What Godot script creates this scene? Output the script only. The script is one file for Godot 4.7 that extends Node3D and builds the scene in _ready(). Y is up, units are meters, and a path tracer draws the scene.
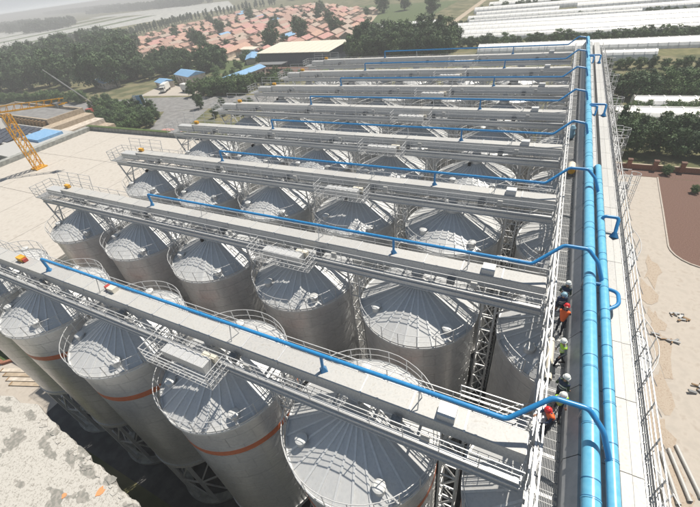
extends Node3D
# Grain silo battery seen from the head tower: ground is y = 0, cone apexes stand near y = H.

const H := 22.3
const ROWS := 8
const COLS := 6
const PX := 9.0        # silo spacing in a row
const PZ := 9.269      # row spacing
const R := 3.78         # silo wall radius
const EAVE := H - 1.6
const TOP := H + 0.2
const WALL0 := H - 14.2
const ORD := ["first", "second", "third", "fourth", "fifth", "sixth", "seventh", "eighth"]

var rng := RandomNumberGenerator.new()
var M := {}
var used := {}
var unit_box: BoxMesh
var unit_rod: ArrayMesh

# ------------------------------------------------------------------ mesh builder
class MB:
	var v := PackedVector3Array()
	var n := PackedVector3Array()
	var c := PackedColorArray()
	var col := Color(1, 1, 1)
	func tri(a: Vector3, b: Vector3, d: Vector3) -> void:
		var m := (d - a).cross(b - a).normalized()
		v.append(a); v.append(b); v.append(d)
		n.append(m); n.append(m); n.append(m)
		c.append(col); c.append(col); c.append(col)
	func trin(a: Vector3, b: Vector3, d: Vector3, na: Vector3, nb: Vector3, nd: Vector3) -> void:
		v.append(a); v.append(b); v.append(d)
		n.append(na); n.append(nb); n.append(nd)
		c.append(col); c.append(col); c.append(col)
	func quad(a: Vector3, b: Vector3, d: Vector3, e: Vector3) -> void:
		tri(a, b, d); tri(a, d, e)
	func box(t: Transform3D, s: Vector3) -> void:
		var h := s * 0.5
		var p: Array[Vector3] = []
		for i in 8:
			p.append(t * Vector3(h.x if i & 1 else -h.x, h.y if i & 2 else -h.y, h.z if i & 4 else -h.z))
		quad(p[4], p[6], p[7], p[5]); quad(p[1], p[3], p[2], p[0])
		quad(p[0], p[2], p[6], p[4]); quad(p[5], p[7], p[3], p[1])
		quad(p[2], p[3], p[7], p[6]); quad(p[0], p[4], p[5], p[1])
	func bx(x0: float, x1: float, y0: float, y1: float, z0: float, z1: float) -> void:
		box(Transform3D(Basis(), Vector3(x0 + x1, y0 + y1, z0 + z1) * 0.5), Vector3(absf(x1 - x0), absf(y1 - y0), absf(z1 - z0)))
	func frame(d: Vector3) -> Basis:
		var up := Vector3.UP if absf(d.y) < 0.95 else Vector3.RIGHT
		var x := up.cross(d).normalized()
		return Basis(x, d.cross(x), d)
	func bar(a: Vector3, b: Vector3, w: float, h := -1.0) -> void:
		var d := b - a
		if d.length() < 0.0001: return
		box(Transform3D(frame(d.normalized()), (a + b) * 0.5), Vector3(w, h if h > 0.0 else w, d.length()))
	func tube(path: Array, radii, sides := 8, caps := true, closed := false) -> void:
		var rings := []
		var norms := []
		var cnt := path.size()
		var prev := Basis()
		for i in cnt:
			var a: Vector3 = path[(i - 1 + cnt) % cnt] if closed else path[maxi(i - 1, 0)]
			var b: Vector3 = path[(i + 1) % cnt] if closed else path[mini(i + 1, cnt - 1)]
			var d := (b - a).normalized()
			var f := frame(d)
			if i > 0:
				var x := prev.x - d * prev.x.dot(d)
				if x.length() > 0.01:
					x = x.normalized(); f = Basis(x, d.cross(x), d)
			prev = f
			var rr: float = radii[i] if radii is Array else radii
			var ring := []
			var nn := []
			for k in sides:
				var t := TAU * k / sides
				var o := f.x * cos(t) + f.y * sin(t)
				nn.append(o); ring.append(path[i] + o * rr)
			rings.append(ring); norms.append(nn)
		for i in (cnt if closed else cnt - 1):
			var j := (i + 1) % cnt
			for k in sides:
				var l := (k + 1) % sides
				trin(rings[i][k], rings[j][l], rings[i][l], norms[i][k], norms[j][l], norms[i][l])
				trin(rings[i][k], rings[j][k], rings[j][l], norms[i][k], norms[j][k], norms[j][l])
		if caps and not closed:
			for k in sides:
				var l := (k + 1) % sides
				tri(path[0], rings[0][k], rings[0][l])
				tri(path[cnt - 1], rings[cnt - 1][l], rings[cnt - 1][k])
	func lathe(prof: Array, seg := 48, at := Vector3.ZERO, a0 := 0.0, a1 := TAU) -> void:
		for i in prof.size() - 1:
			var p: Vector2 = prof[i]
			var q: Vector2 = prof[i + 1]
			var e := (q - p).normalized()
			var nr := e.y
			var ny := -e.x
			for k in seg:
				var t := a0 + (a1 - a0) * k / seg
				var u := a0 + (a1 - a0) * (k + 1) / seg
				var ct := Vector3(cos(t), 0, sin(t))
				var cu := Vector3(cos(u), 0, sin(u))
				var y := Vector3.UP
				var A := at + ct * p.x + y * p.y
				var B := at + cu * p.x + y * p.y
				var C := at + cu * q.x + y * q.y
				var D := at + ct * q.x + y * q.y
				var nt := ct * nr + y * ny
				var nu := cu * nr + y * ny
				trin(A, B, C, nt, nu, nu)
				trin(A, C, D, nt, nu, nt)
	func poly(pts: Array, y: float, thick := 0.0) -> void:      # pts: Vector2(x, z)
		var pv := PackedVector2Array(pts)
		var ix := Geometry2D.triangulate_polygon(pv)
		for i in range(0, ix.size(), 3):
			var a := Vector3(pv[ix[i]].x, y, pv[ix[i]].y)
			var b := Vector3(pv[ix[i + 1]].x, y, pv[ix[i + 1]].y)
			var d := Vector3(pv[ix[i + 2]].x, y, pv[ix[i + 2]].y)
			if (d - a).cross(b - a).y < 0.0: tri(a, d, b)
			else: tri(a, b, d)
		if thick > 0.0:
			for i in pv.size():
				var a := Vector3(pv[i].x, y, pv[i].y)
				var w := pv[(i + 1) % pv.size()]
				var b := Vector3(w.x, y, w.y)
				var dn := Vector3(0, -thick, 0)
				quad(a, b, b + dn, a + dn)
	func mesh(m: Material) -> ArrayMesh:
		var arr := []
		arr.resize(Mesh.ARRAY_MAX)
		arr[Mesh.ARRAY_VERTEX] = v
		arr[Mesh.ARRAY_NORMAL] = n
		arr[Mesh.ARRAY_COLOR] = c
		var am := ArrayMesh.new()
		am.add_surface_from_arrays(Mesh.PRIMITIVE_TRIANGLES, arr)
		am.surface_set_material(0, m)
		return am

# ------------------------------------------------------------------ scene helpers
func numbered(s: String) -> String:
	used[s] = used.get(s, -1) + 1
	return s if used[s] == 0 else "%s_%03d" % [s, used[s]]
func tag(o: Node, label: String, category := "", group := "", kind := "") -> void:
	if label: o.set_meta("label", label)
	if category: o.set_meta("category", category)
	if group: o.set_meta("group", group)
	if kind: o.set_meta("kind", kind)
func thing(called: String, label: String, category: String, at := Vector3.ZERO, turn := 0.0, group := "") -> Node3D:
	var o := Node3D.new()
	o.name = numbered(called); add_child(o, true)
	o.position = at; o.rotation.y = turn
	tag(o, label, category, group)
	return o
func part(called: String, mesh: Mesh, parent: Node, t := Transform3D(), m: Material = null) -> MeshInstance3D:
	var o := MeshInstance3D.new()
	o.name = called; o.mesh = mesh; o.transform = t
	if m: o.material_override = m
	parent.add_child(o, true)
	return o
func solo(called: String, mesh: Mesh, label: String, category: String, at := Vector3.ZERO, group := "") -> MeshInstance3D:
	var o := part(numbered(called), mesh, self)
	o.position = at
	tag(o, label, category, group)
	return o
func struct(called: String, mesh: Mesh) -> MeshInstance3D:
	var o := part(numbered(called), mesh, self)
	o.set_meta("kind", "structure")
	return o
func boxpart(called: String, parent: Node, m: Material, x0: float, x1: float, y0: float, y1: float, z0: float, z1: float) -> MeshInstance3D:
	return part(called, unit_box, parent, Transform3D(Basis.from_scale(Vector3(absf(x1 - x0), absf(y1 - y0), absf(z1 - z0))), Vector3(x0 + x1, y0 + y1, z0 + z1) * 0.5), m)
func barx(a: Vector3, b: Vector3, w: float, h: float) -> Transform3D:
	var d := b - a
	var f := MB.new().frame(d.normalized())
	return Transform3D(Basis(f.x * w, f.y * h, f.z * d.length()), (a + b) * 0.5)
func barpart(called: String, parent: Node, m: Material, a: Vector3, b: Vector3, w: float, h := -1.0) -> MeshInstance3D:
	return part(called, unit_box, parent, barx(a, b, w, h if h > 0.0 else w), m)
func rodpart(called: String, parent: Node, m: Material, a: Vector3, b: Vector3, r: float) -> MeshInstance3D:
	return part(called, unit_rod, parent, barx(a, b, r, r), m)

func L(r: float, g: float, b: float) -> Color:
	return Color(r, g, b).linear_to_srgb()
func mat(key: String, c: Color, rough := 0.7, metal := 0.0) -> StandardMaterial3D:
	var m := StandardMaterial3D.new()
	m.resource_name = key
	m.albedo_color = c; m.roughness = rough; m.metallic = metal
	M[key] = m
	return m
func noise(freq: float, oct := 4, sd := 1, type := FastNoiseLite.TYPE_SIMPLEX_SMOOTH) -> FastNoiseLite:
	var f := FastNoiseLite.new()
	f.seed = sd; f.frequency = freq; f.fractal_octaves = oct; f.noise_type = type
	return f
func ntex(f: FastNoiseLite, cols: Array, offs: Array, size := 512) -> NoiseTexture2D:
	var g := Gradient.new()
	g.offsets = PackedFloat32Array(offs)
	g.colors = PackedColorArray(cols)
	var t := NoiseTexture2D.new()
	t.width = size; t.height = size; t.seamless = true; t.noise = f; t.color_ramp = g
	return t
func tri_mat(key: String, lo: Color, hi: Color, scale: float, rough := 0.7, metal := 0.0, freq := 0.02, sd := 1, l0 := 0.3, h0 := 0.7) -> StandardMaterial3D:
	var m := mat(key, Color.WHITE, rough, metal)
	m.albedo_texture = ntex(noise(freq, 5, sd), [lo, hi], [l0, h0])
	m.uv1_triplanar = true; m.uv1_world_triplanar = true
	m.uv1_scale = Vector3.ONE * scale
	return m

func stained(key: String, lo: Color, hi: Color, spot: Color, scale: float, rough: float, metal: float, sd: int, s0 := .6, s1 := .82) -> StandardMaterial3D:
	var m := mat(key, Color.WHITE, rough, metal)
	m.albedo_texture = ntex(noise(.02, 7, sd), [lo, hi, lo.lerp(spot, .3), spot], [.2, s0, s1, 1.0], 1024)
	m.uv1_triplanar = true; m.uv1_world_triplanar = true
	m.uv1_scale = Vector3.ONE * scale
	return m

func make_materials() -> void:
	# galvanised sheet: spangle and weathering patches
	stained("roof_sheet", L(.49, .505, .52), L(.57, .58, .585), L(.44, .42, .38), .17, .48, .2, 3)
	stained("roof_sheet_b", L(.45, .465, .48), L(.52, .53, .54), L(.40, .385, .35), .17, .5, .2, 5)
	tri_mat("rib", L(.60, .62, .63), L(.68, .69, .70), .5, .45, .3, .02, 6)
	var ridges := Image.create(8, 1024, false, Image.FORMAT_RGB8)
	for y in 1024:
		var s := cos(TAU * y / 1024.0 * 44.0) * 0.3
		var nn := Vector3(0, s, 1).normalized()
		for x in 8: ridges.set_pixel(x, y, Color(nn.x * .5 + .5, nn.y * .5 + .5, nn.z * .5 + .5))
	var rt := ImageTexture.create_from_image(ridges)
	var wm := tri_mat("wall_sheet_0", L(.60, .61, .615), L(.68, .687, .69), .22, .29, .5, .03, 11)
	wm.normal_enabled = true; wm.normal_texture = rt; wm.normal_scale = 0.8
	tri_mat("steel", L(.50, .51, .52), L(.59, .60, .605), .5, .45, .3, .03, 7)
	tri_mat("steel_dark", L(.17, .18, .19), L(.26, .27, .28), .5, .55, .4, .02, 8)
	tri_mat("rail", L(.50, .51, .52), L(.58, .59, .6), .5, .45, .3, .03, 9)
	stained("lid", L(.41, .415, .41), L(.46, .46, .45), L(.36, .34, .305), .21, .55, .05, 10)
	stained("lid_b", L(.375, .38, .38), L(.43, .43, .425), L(.33, .31, .28), .19, .55, .05, 14)
	tri_mat("cover_grey", L(.38, .395, .41), L(.45, .46, .47), .3, .5, .25, .015, 15)
	tri_mat("grating", L(.22, .23, .24), L(.34, .35, .36), 2.0, .6, .4, .06, 16)
	tri_mat("blue_paint", L(.022, .205, .47), L(.03, .24, .53), .4, .32, .0, .015, 17)
	tri_mat("blue_light", L(.12, .42, .63), L(.165, .48, .68), .4, .3, .0, .015, 18)
	tri_mat("blue_band", L(.02, .14, .3), L(.03, .17, .35), .4, .5, .0, .02, 19)
	tri_mat("orange_band", L(.47, .125, .05), L(.55, .16, .065), .4, .5, .0, .02, 20)
	mat("dark", L(.03, .03, .032), .7, .1)
	mat("hatch", L(.6, .61, .61), .4, .2)
	# ground and setting
	tri_mat("farmland", L(.075, .085, .035), L(.17, .155, .085), .012, .95, 0., .012, 22)
	tri_mat("asphalt", L(.06, .061, .063), L(.095, .095, .096), .05, .9, 0., .02, 23)
	tri_mat("road_grey", L(.17, .17, .172), L(.23, .23, .232), .03, .9, 0., .02, 24)
	stained("concrete", L(.375, .342, .305), L(.415, .38, .34), L(.33, .285, .24), .035, .9, 0., 25)
	tri_mat("dirt_red", L(.11, .063, .05), L(.165, .10, .08), .16, .95, 0., .06, 26)
	stained("roof_white", L(.42, .395, .36), L(.465, .44, .405), L(.38, .35, .315), .03, .85, 0., 27)
	tri_mat("olive", L(.10, .105, .04), L(.17, .16, .075), .03, .95, 0., .02, 28)
	tri_mat("pale_field", L(.33, .34, .33), L(.48, .49, .47), .006, .9, 0., .02, 29)
	tri_mat("grass", L(.05, .085, .025), L(.09, .12, .045), .06, .95, 0., .02, 30)
	tri_mat("plastic_film", L(.66, .67, .66), L(.78, .785, .78), .06, .45, 0., .02, 31)
	tri_mat("brick_wall", L(.22, .095, .06), L(.32, .15, .10), .3, .9, 0., .03, 32)
	tri_mat("parapet", L(.24, .25, .24), L(.36, .37, .35), .1, .9, 0., .02, 33)
	tri_mat("house_wall", L(.42, .37, .31), L(.58, .53, .47), .05, .9, 0., .02, 34)
	var reds := [[.41, .26, .215], [.48, .31, .25], [.37, .24, .205], [.48, .27, .25], [.41, .33, .285]]
	for i in 5:
		var r: Array = reds[i]
		tri_mat("tile_%d" % i, L(r[0] * .75, r[1] * .72, r[2] * .7), L(r[0] * 1.1, r[1] * 1.12, r[2] * 1.1), .06, .85, 0., .03, 40 + i)
	tri_mat("tile_blue", L(.16, .33, .55), L(.22, .40, .62), .1, .6, 0., .02, 46)
	tri_mat("shed_wall", L(.085, .11, .145), L(.12, .145, .18), .1, .7, .1, .02, 47)
	tri_mat("shed_roof", L(.60, .56, .47), L(.70, .66, .57), .08, .7, 0., .02, 48)
	tri_mat("tan", L(.33, .27, .20), L(.43, .36, .28), .08, .85, 0., .02, 49)
	tri_mat("pilaster", L(.20, .13, .07), L(.27, .18, .10), .1, .8, 0., .02, 50)
	tri_mat("crane_yellow", L(.62, .32, .03), L(.70, .37, .045), .3, .5, .0, .02, 51)
	mat("crane_red", L(.38, .06, .05), .5)
	mat("scrap_orange", L(.62, .27, .12), .8)
	stained("sand", L(.33, .27, .215), L(.40, .345, .285), L(.26, .2, .155), .12, .95, 0., 63)
	mat("truck_white", L(.72, .72, .70), .4)
	mat("glass_dark", L(.02, .025, .03), .1, .2)
	mat("tyre", L(.015, .015, .015), .85)
	mat("solar", L(.035, .04, .06), .2, .2)
	tri_mat("bark", L(.07, .05, .035), L(.12, .09, .065), 1., .95, 0., .05, 52)
	for i in 4:
		var g: Array = [[1., 1., 1.], [.75, .85, .9], [1.2, 1.15, .9], [.6, .75, .7]][i]
		var m := mat("leaf_%d" % i, L(g[0], g[1], g[2]) if i != 2 else Color(1, 1, 1), .75)
		m.albedo_color = Color(minf(g[0], 1.), minf(g[1], 1.), minf(g[2], 1.)).linear_to_srgb()
		m.vertex_color_use_as_albedo = true
		m.backlight_enabled = true; m.backlight = L(.02, .03, .01)
	var cloth := mat("cloth", Color.WHITE, .85)
	cloth.vertex_color_use_as_albedo = true
	mat("vest_green", L(.42, .72, .06), .6)
	mat("vest_orange", L(.85, .14, .03), .6)
	mat("vest_navy", L(.03, .045, .09), .8)
	mat("helmet_white", L(.75, .77, .74), .3)
	mat("helmet_red", L(.6, .025, .03), .3)
	mat("helmet_blue", L(.25, .42, .52), .3)
	mat("reflective", L(.6, .62, .6), .4)
	# crumbling white roof felt with grey bare patches and grit
	var im := Image.create(1024, 1024, false, Image.FORMAT_RGB8)
	var f1 := noise(.0055, 4, 77)
	var f2 := noise(.42, 2, 78, FastNoiseLite.TYPE_VALUE)
	var f3 := noise(.06, 3, 79)
	for y in 1024:
		for x in 1024:
			var a := f1.get_noise_2d(x, y * 2.0)
			var b := f2.get_noise_2d(x, y)
			var d := f3.get_noise_2d(x, y)
			var k := smoothstep(.20, .24, a + d * .10)
			var w := Color(.78, .77, .75).lerp(Color(.60, .59, .565), smoothstep(.05, .7, b + d * .5))
			var gr := Color(.55, .55, .53).lerp(Color(.64, .63, .61), smoothstep(-.2, .3, d))
			im.set_pixel(x, y, w.lerp(gr, k))
	var felt := mat("felt", Color(.9, .9, .9), .95)
	felt.albedo_texture = ImageTexture.create_from_image(im)
	felt.uv1_triplanar = true; felt.uv1_world_triplanar = true; felt.uv1_scale = Vector3.ONE * .055

# ------------------------------------------------------------------ main
func _ready() -> void:
	rng.seed = 4711
	var cam := Camera3D.new()
	cam.name = "camera"
	cam.position = Vector3(-3.434, H + 16.909, 8.020)
	cam.rotation = Vector3(-0.65536, 0.53927, -0.14469)
	cam.fov = 68.42; cam.near = 0.1; cam.far = 12000.0
	add_child(cam)
	var env := Environment.new()
	env.background_mode = Environment.BG_SKY
	var sky := Sky.new()
	var sm := ProceduralSkyMaterial.new()
	sm.sky_top_color = Color(.50, .585, .69); sm.sky_horizon_color = Color(.98, .99, 1.); sm.sky_curve = .22
	sm.ground_bottom_color = Color(.5, .5, .47); sm.ground_horizon_color = Color(.95, .96, .96)
	sm.sky_energy_multiplier = 0.74
	sky.sky_material = sm
	env.sky = sky
	env.tonemap_mode = Environment.TONE_MAPPER_LINEAR
	env.tonemap_exposure = 1.34
	env.fog_enabled = true
	env.fog_density = 0.00075
	env.fog_light_color = Color(.97, .98, .99)
	env.sdfgi_enabled = true; env.ssao_enabled = true; env.ssil_enabled = true
	var we := WorldEnvironment.new()
	we.name = "world"; we.environment = env
	add_child(we)
	var sun := DirectionalLight3D.new()
	sun.name = "sun"
	sun.light_energy = 1.5; sun.light_color = Color(1., .965, .91); sun.light_angular_distance = .5
	sun.shadow_enabled = true
	add_child(sun)
	sun.look_at_from_position(Vector3.ZERO, -Vector3(.24, 1., -.5), Vector3.UP)

	unit_box = BoxMesh.new()
	var ub := MB.new()
	ub.tube([Vector3(0, 0, -.5), Vector3(0, 0, .5)], 1.0, 8)
	make_materials()
	unit_rod = ub.mesh(M.rail)
	build_setting()
	print("setting")
	build_silos()
	print("silos")
	build_bridges()
	build_gallery()
	print("steel")
	build_roofs()
	build_background()
	print("background")
	build_people()
	print("done")

func build_setting() -> void:
	var b := MB.new()
	b.poly([Vector2(-7000, -7000), Vector2(7000, -7000), Vector2(7000, 3000), Vector2(-7000, 3000)], 0.0)
	struct("ground", b.mesh(M.farmland))
	b = MB.new()
	b.poly([Vector2(-52, -74), Vector2(-52, 5.4), Vector2(9, 5.4), Vector2(9, -74)], .008)
	struct("silo_yard", b.mesh(M.asphalt))
	b = MB.new()     # concrete apron on the gallery side
	var ap := [Vector2(6, -75.3), Vector2(17.5, -75.3), Vector2(16.9, -62), Vector2(16.4, -52)]
	for i in range(1, 7):
		var t := PI / 2 * i / 6.0
		ap.append(Vector2(16.4 + 4.2 * (1 - cos(t)), -52 + 4.4 * sin(t)))
	ap.append_array([Vector2(90, -44), Vector2(90, 40), Vector2(6, 40)])
	b.poly(ap, .016)
	struct("pavement", b.mesh(M.concrete))
	b = MB.new()
	var soil := [Vector2(17.7, -75.3)]
	soil.append_array([Vector2(17.1, -62), Vector2(16.6, -52)])
	for i in range(1, 7):
		var t := PI / 2 * i / 6.0
		soil.append(Vector2(16.6 + 4.2 * (1 - cos(t)), -52.2 + 4.4 * sin(t)))
	soil.append_array([Vector2(90, -44.2), Vector2(90, -76)])
	b.poly(soil, .012)
	struct("bare_soil", b.mesh(M.dirt_red))
	b = MB.new()
	b.poly([Vector2(5, -79.2), Vector2(90, -80.5), Vector2(90, -76), Vector2(17.7, -75.4), Vector2(5, -75.4)], .02)
	struct("bare_soil", b.mesh(M.dirt_red))
	var kerb := thing("kerb", "pale concrete kerb curving between paving and red bare soil", "kerb")
	var kp := [Vector2(17.6, -75.3), Vector2(17.3, -69), Vector2(17.0, -62), Vector2(16.75, -57), Vector2(16.5, -52)]
	for i in 6:
		var t := PI / 2 * (i + 1) / 6.0
		kp.append(Vector2(16.5 + 4.2 * (1 - cos(t)), -52.1 + 4.4 * sin(t)))
	kp.append_array([Vector2(40, -46.3), Vector2(90, -44.1)])
	for i in kp.size() - 1:
		barpart("kerb_stone", kerb, M.concrete, Vector3(kp[i].x, .08, kp[i].y), Vector3(kp[i + 1].x, .08, kp[i + 1].y), .2, .16)

# ------------------------------------------------------------------ silos
func silo_pos(r: int, k: int) -> Vector3:     # r from the front, k from the gallery
	return Vector3(-PX * k, 0, -PZ * r)
func silo_label(r: int, k: int) -> String:
	var place: String = "under the gallery" if k == 0 else "%s from the blue-piped gallery" % ORD[k]
	if r == 0: return "galvanised silo with orange band, %s" % place
	return "galvanised cone-roofed silo %s, %s row behind the orange-banded row" % [place, ORD[r - 1]]

func build_silos() -> void:
	var NP := 28
	var da := TAU / NP
	var y0 := EAVE
	var y1 := TOP
	var r0 := R + .12
	var r1 := .42
	# one roof panel (sector) and one standing rib, about the silo's axis
	var pan := MB.new()
	var pv := func(r: float, y: float, a: float) -> Vector3: return Vector3(r * cos(a), y, r * sin(a))
	pan.quad(pv.call(r0, y0, -da / 2), pv.call(r1, y1, -da / 2), pv.call(r1, y1, da / 2), pv.call(r0, y0, da / 2))
	pan.quad(pv.call(r0, y0 - .06, -da / 2), pv.call(r0, y0, -da / 2), pv.call(r0, y0, da / 2), pv.call(r0, y0 - .06, da / 2))
	var pan_a := pan.mesh(M.roof_sheet)
	var pan_b := pan.mesh(M.roof_sheet_b)
	var rib := MB.new()
	var up := Vector3(0, .022, 0)
	rib.bar(pv.call(r0 + .02, y0, 0) + up, pv.call(r1 - .02, y1, 0) + up, .10, .05)
	var rib_m := rib.mesh(M.rib)
	var cone_far := MB.new()
	for i in NP:
		var a := da * i
		cone_far.quad(pv.call(r0, y0, a), pv.call(r1, y1, a), pv.call(r1, y1, a + da), pv.call(r0, y0, a + da))
		cone_far.bar(pv.call(r0 + .02, y0, a) + up, pv.call(r1 - .02, y1, a) + up, .10, .05)
	var cone_far_m := cone_far.mesh(M.roof_sheet)
	# cap collar and inlet
	var cap := MB.new()
	cap.lathe([Vector2(.62, y1 - .06), Vector2(.62, y1 + .22), Vector2(.3, y1 + .3), Vector2(.3, y1 + .75), Vector2(.42, y1 + .76), Vector2(.42, y1 + .84), Vector2(0, y1 + .84)], 16)
	var cap_m := cap.mesh(M.steel)
	# walls
	var seg := 40
	var wall := MB.new()
	var prof := []
	var nc := 13
	var ch := (y0 - .02 - WALL0) / nc
	for i in nc:
		prof.append(Vector2(R - .012, WALL0 + ch * i)); prof.append(Vector2(R + .006, WALL0 + ch * i + .02)); prof.append(Vector2(R + .006, WALL0 + ch * (i + 1) - .03))
	prof.append(Vector2(R - .012, y0 - .02))
	wall.lathe(prof, 56)
	var wall_m := wall.mesh(M.wall_sheet_0)
	var shell := MB.new()
	shell.lathe([Vector2(R - .03, WALL0), Vector2(R - .03, y0 - .02)], 56)
	var shell_m := shell.mesh(M.steel)
	var NS := 16
	var sheet := MB.new()
	var gap := .022 / R
	sheet.lathe([Vector2(R - .02, .006), Vector2(R, .01), Vector2(R, ch - .01), Vector2(R - .02, ch - .006)], 5, Vector3.ZERO, gap / 2, TAU / NS - gap / 2)
	var sheet_m := sheet.mesh(M.wall_sheet_0)
	var band := MB.new()
	band.lathe([Vector2(R + .004, y0 - 2.82), Vector2(R + .012, y0 - 2.81), Vector2(R + .012, y0 - 2.36), Vector2(R + .004, y0 - 2.35)], 56)
	var band_m := band.mesh(M.orange_band)
	var ring := MB.new()
	ring.lathe([Vector2(R - .05, y0 - .12), Vector2(R + .16, y0 - .12), Vector2(R + .16, y0 + .02), Vector2(R - .05, y0 + .02)], 56)
	var ring_m := ring.mesh(M.rib)
	# support: ring beam, hopper, columns, braces
	var beam := MB.new()
	beam.lathe([Vector2(R - .25, WALL0 - .42), Vector2(R + .08, WALL0 - .42), Vector2(R + .08, WALL0), Vector2(R - .25, WALL0)], 40)
	var beam_m := beam.mesh(M.steel)
	var hop := MB.new()
	hop.lathe([Vector2(.35, WALL0 - 5.4), Vector2(R - .2, WALL0 - .1)], 32)
	hop.lathe([Vector2(.35, WALL0 - 6.1), Vector2(.35, WALL0 - 5.4)], 16)
	var hop_m := hop.mesh(M.steel)
	var base := MB.new()
	base.lathe([Vector2(R + .2, 0), Vector2(R + .2, .3), Vector2(R - .6, .3), Vector2(R - .6, 0)], 40)
	var base_m := base.mesh(M.parapet)
	# guard rail pieces
	var rr := R + .14
	var circle := func(rad: float, y: float) -> Array:
		var a := []
		for i in 40: a.append(Vector3(rad * cos(TAU * i / 40), y, rad * sin(TAU * i / 40)))
		return a
	var top_rail := MB.new()
	top_rail.tube(circle.call(rr, y0 + 1.1), .024, 6, false, true)
	var top_m := top_rail.mesh(M.rail)
	var mid_rail := MB.new()
	mid_rail.tube(circle.call(rr, y0 + .58), .018, 5, false, true)
	var mid_m := mid_rail.mesh(M.rail)
	var toe := MB.new()
	toe.lathe([Vector2(rr, y0 + .04), Vector2(rr, y0 + .16)], 40)
	var toe_m := toe.mesh(M.rail)
	var post := MB.new()
	post.bar(Vector3(rr, y0 - .05, 0), Vector3(rr, y0 + 1.1, 0), .04)
	var post_m := post.mesh(M.rail)
	var far_rail := MB.new()
	far_rail.tube(circle.call(rr, y0 + 1.1), .024, 4, false, true)
	far_rail.tube(circle.call(rr, y0 + .58), .018, 4, false, true)
	for i in 22:
		var a := TAU * i / 22
		far_rail.bar(pv.call(rr, y0 - .05, a), pv.call(rr, y0 + 1.1, a), .04)
	var far_m := far_rail.mesh(M.rail)
	# roof hatch: drum and lid
	var drum := MB.new()
	drum.lathe([Vector2(.27, -.2), Vector2(.27, .3)], 18)
	var drum_m := drum.mesh(M.steel)
	var lid := MB.new()
	lid.lathe([Vector2(.31, .26), Vector2(.31, .33), Vector2(.22, .38), Vector2(0, .4)], 18)
	var lid_m := lid.mesh(M.hatch)
	for r in ROWS:
		for k in COLS:
			var s := thing("grain_silo", silo_label(r, k), "silo", silo_pos(r, k), 0.0, "silos of the battery")
			var turn := rng.randf() * da
			if r < 4:
				for i in NP:
					var t := Transform3D(Basis(Vector3.UP, turn - da * (i + .5)), Vector3.ZERO)
					part("roof_panel", pan_a if rng.randf() < .72 else pan_b, s, t)
					part("roof_rib", rib_m, s, Transform3D(Basis(Vector3.UP, turn - da * i), Vector3.ZERO))
			else:
				part("roof", cone_far_m, s)
			part("roof_cap", cap_m, s)
			part("eave_ring", ring_m, s)
			if r < 2:
				part("wall_shell", shell_m, s)
				for c in nc:
					if r == 1 and c < 5: continue
					for i in NS:
						var a := TAU / NS * (i + .5 * (c % 2))
						part("wall_sheet", sheet_m, s, Transform3D(Basis(Vector3.UP, -a), Vector3(0, WALL0 + ch * c, 0)))
			else:
				part("wall", wall_m, s)
			if r == 0: part("orange_band", band_m, s)
			# rail
			if r < 3:
				var g := part("guard_rail", top_m, s)
				part("mid_rail", mid_m, g)
				part("toe_board", toe_m, g)
				for i in 22: part("post", post_m, g, Transform3D(Basis(Vector3.UP, TAU * (i + .5) / 22), Vector3.ZERO))
			else:
				part("guard_rail", far_m, s)
			for hp in [Vector2(-2.0, 2.15), Vector2(2.25, 2.3), Vector2(-1.2, -2.9)]:
				hp += Vector2(rng.randf_range(-.35, .35), rng.randf_range(-.25, .25))
				var rad: float = hp.length()
				var yy := y0 + (y1 - y0) * (r0 - rad) / (r0 - r1)
				var d := part("roof_hatch", drum_m, s, Transform3D(Basis(), Vector3(hp.x, yy, hp.y)))
				part("hatch_lid", lid_m, d)
			# sensor box near the apex
			if (r + k) % 3 == 1: boxpart("sensor_box", s, M.dark, -.62, -.38, y1 - .22, y1 + .06, .5, .78)
			# support
			part("ring_beam", beam_m, s)
			if r < 2:
				part("hopper", hop_m, s)
				for i in 12:
					var a := TAU * i / 12
					var a2 := TAU * (i + 1) / 12
					barpart("leg", s, M.steel, pv.call(R - .1, .3, a), pv.call(R - .1, WALL0 - .42, a), .26)
					if r == 0:
						barpart("brace", s, M.steel, pv.call(R - .1, .6, a), pv.call(R - .1, 4.2, a2), .11)
						barpart("brace", s, M.steel, pv.call(R - .1, 4.2, a2), pv.call(R - .1, WALL0 - .6, a), .11)
						barpart("brace", s, M.steel, pv.call(R - .1, 4.2, a), pv.call(R - .1, 4.2, a2), .13)
			else:
				for i in 6:
					var a := TAU * i / 6
					barpart("leg", s, M.steel, pv.call(R - .1, .3, a), pv.call(R - .1, WALL0 - .42, a), .3)
			part("base_ring", base_m, s)

# ------------------------------------------------------------------ bridges
func row_words(r: int) -> String:
	return "over the orange-banded silos" if r == 0 else "over the %s silo row behind the orange-banded row" % ORD[r - 1]

func grating(xa: float, xb: float, za: float, zb: float, y: float, n := 6) -> ArrayMesh:      # open bar grating on joists
	var m := MB.new()
	for i in n + 1:
		var z := lerpf(za, zb, float(i) / n)
		m.bx(xa, xb, y - .03, y, z - .008, z + .008)
	var k := int((xb - xa) / .4)
	for i in k + 1:
		var x := lerpf(xa, xb, float(i) / k)
		m.bx(x - .012, x + .012, y - .035, y - .005, za, zb)
	return m.mesh(M.rail)

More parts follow.
